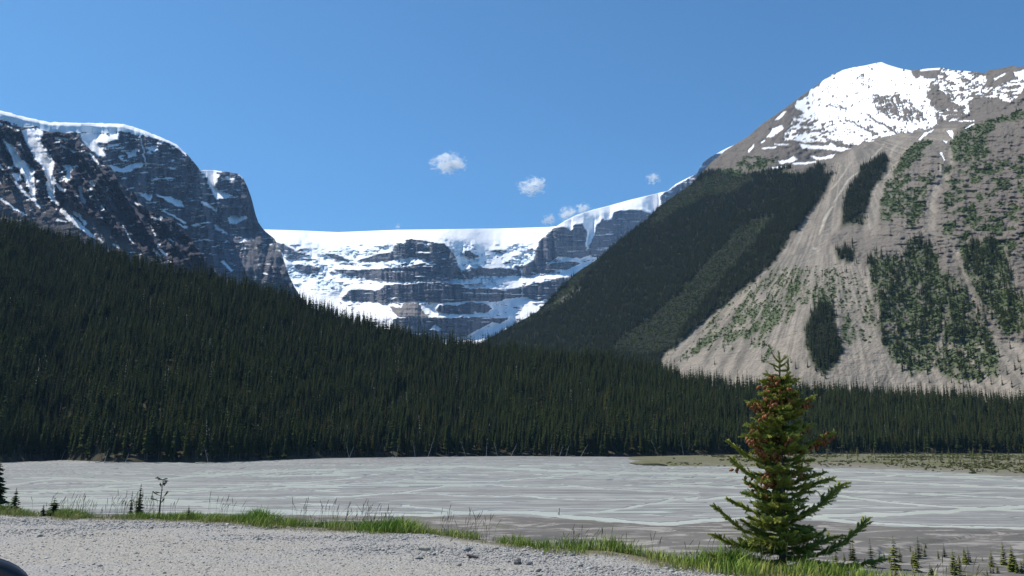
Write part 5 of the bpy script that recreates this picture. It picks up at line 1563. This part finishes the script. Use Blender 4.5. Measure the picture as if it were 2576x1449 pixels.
# ================================================================== CLOUDS AND AIR
def cloud_material():
    mt = bpy.data.materials.new('thin_cloud')
    mt.use_nodes = True
    t = mt.node_tree
    for n_ in list(t.nodes):
        t.nodes.remove(n_)
    out = t.nodes.new('ShaderNodeOutputMaterial'); pv = t.nodes.new('ShaderNodeVolumePrincipled')
    tc = t.nodes.new('ShaderNodeTexCoord'); oi = t.nodes.new('ShaderNodeObjectInfo')
    ad = t.nodes.new('ShaderNodeVectorMath'); ad.operation = 'ADD'
    t.links.new(tc.outputs['Object'], ad.inputs[0]); t.links.new(oi.outputs['Location'], ad.inputs[1])
    nz = t.nodes.new('ShaderNodeTexNoise'); nz.inputs['Scale'].default_value = 2.4; nz.inputs['Distortion'].default_value = .5; nz.inputs['Detail'].default_value = 6; nz.inputs['Roughness'].default_value = .62
    t.links.new(ad.outputs[0], nz.inputs['Vector'])
    ln = t.nodes.new('ShaderNodeVectorMath'); ln.operation = 'LENGTH'
    t.links.new(tc.outputs['Object'], ln.inputs[0])
    mr = t.nodes.new('ShaderNodeMapRange'); mr.inputs[1].default_value = 0; mr.inputs[2].default_value = 1.0; mr.inputs[3].default_value = .34; mr.inputs[4].default_value = -.26
    t.links.new(ln.outputs['Value'], mr.inputs[0])
    a = t.nodes.new('ShaderNodeMath'); a.operation = 'ADD'
    am = t.nodes.new('ShaderNodeMapRange'); am.clamp = False; am.inputs[1].default_value = 0; am.inputs[2].default_value = 1; am.inputs[3].default_value = -.75; am.inputs[4].default_value = 1.75
    t.links.new(nz.outputs[0], am.inputs[0]); t.links.new(am.outputs[0], a.inputs[0]); t.links.new(mr.outputs[0], a.inputs[1])
    r2 = t.nodes.new('ShaderNodeMapRange'); r2.inputs[1].default_value = .50; r2.inputs[2].default_value = .78; r2.inputs[3].default_value = 0; r2.inputs[4].default_value = 0.016
    t.links.new(a.outputs[0], r2.inputs[0])
    t.links.new(r2.outputs[0], pv.inputs['Density'])
    pv.inputs['Color'].default_value = (1, 1, 1, 1); pv.inputs['Anisotropy'].default_value = .2
    t.links.new(pv.outputs[0], out.inputs['Volume'])
    mt.cycles.volume_step_rate = 1.0 if hasattr(mt.cycles, 'volume_step_rate') else 1
    return mt
M_cloud = cloud_material()
cl_me = stone_mesh(hr, 1.0, 2, M_cloud, 0.0); V = np.array([v.co for v in cl_me.vertices]); V /= np.linalg.norm(V, axis=1)[:, None]; cl_me.vertices.foreach_set('co', V.ravel().astype(np.float32)); cl_me.update()
for cx, cy, rw, rh, lab in ((1128, 412, 52, 34, 'brightest small white cloud with a ragged left wisp, above the glacier'), (1338, 468, 44, 28, 'second small white cloud, trailing a wisp, between the ragged one and the mountain'), (1643, 450, 22, 17, 'tiny faint cloud just off the rocky shoulder of the right mountain'), (1466, 528, 24, 20, 'small cloud peeping over the snow dome beside the glacier'), (1381, 552, 22, 18, 'small wispy cloud above the notch where glacier meets snow dome'), (1428, 538, 28, 24, 'faintest wisp of cloud between two small clouds by the snow dome'), (1001, 570, 8, 9, 'speck of cloud on the rim of the glacier')):
    c_ = at_dist(np.array([float(cx)]), np.array([float(cy)]), 13500.0)[0]
    k_ = 13500 / FOV_F
    o = link('cloud', cl_me); o.location = c_; o.scale = (rw * k_ * 1.05, rh * k_ * 1.1, rh * k_ * 1.05)
    tag(o, lab, 'cloud')

m = bpy.data.materials.new('valley_air')
m.use_nodes = True
t = m.node_tree
for n_ in list(t.nodes):
    t.nodes.remove(n_)
out = t.nodes.new('ShaderNodeOutputMaterial'); pv = t.nodes.new('ShaderNodeVolumePrincipled')
pv.inputs['Color'].default_value = (0.34, 0.60, 1.0, 1)
pv.inputs['Density'].default_value = 2.1e-5
pv.inputs['Anisotropy'].default_value = 0.2
t.links.new(pv.outputs[0], out.inputs['Volume'])
zs = max((o.matrix_world @ Vector(c))[2] for o in COL.objects if o.type == 'MESH' and o.get('kind') == 'structure' for c in o.bound_box) + 30
x0, x1, y0, y1, z0 = -9300, 9300, -9300, 10800, -22
V = np.array([(x, y, z) for z in (z0, zs) for y in (y0, y1) for x in (x0, x1)], float)
F = np.array([(0, 2, 3, 1), (4, 5, 7, 6), (0, 1, 5, 4), (2, 6, 7, 3), (0, 4, 6, 2), (1, 3, 7, 5)])
tag(link('haze', raw_mesh('haze', V, F, [m])), 'thin blue air that fills the valley', 'haze', kind='stuff')
print('TOPZ', zs, 'maxY', max((o.matrix_world @ Vector(c))[1] for o in COL.objects if o.type == 'MESH' and o.get('kind') == 'structure' for c in o.bound_box), 'cones', ncone)
print('TRIS', sum(sum(len(p.vertices) - 2 for p in o.data.polygons) for o in COL.objects if o.type == 'MESH' and len(o.data.polygons) > 3000))
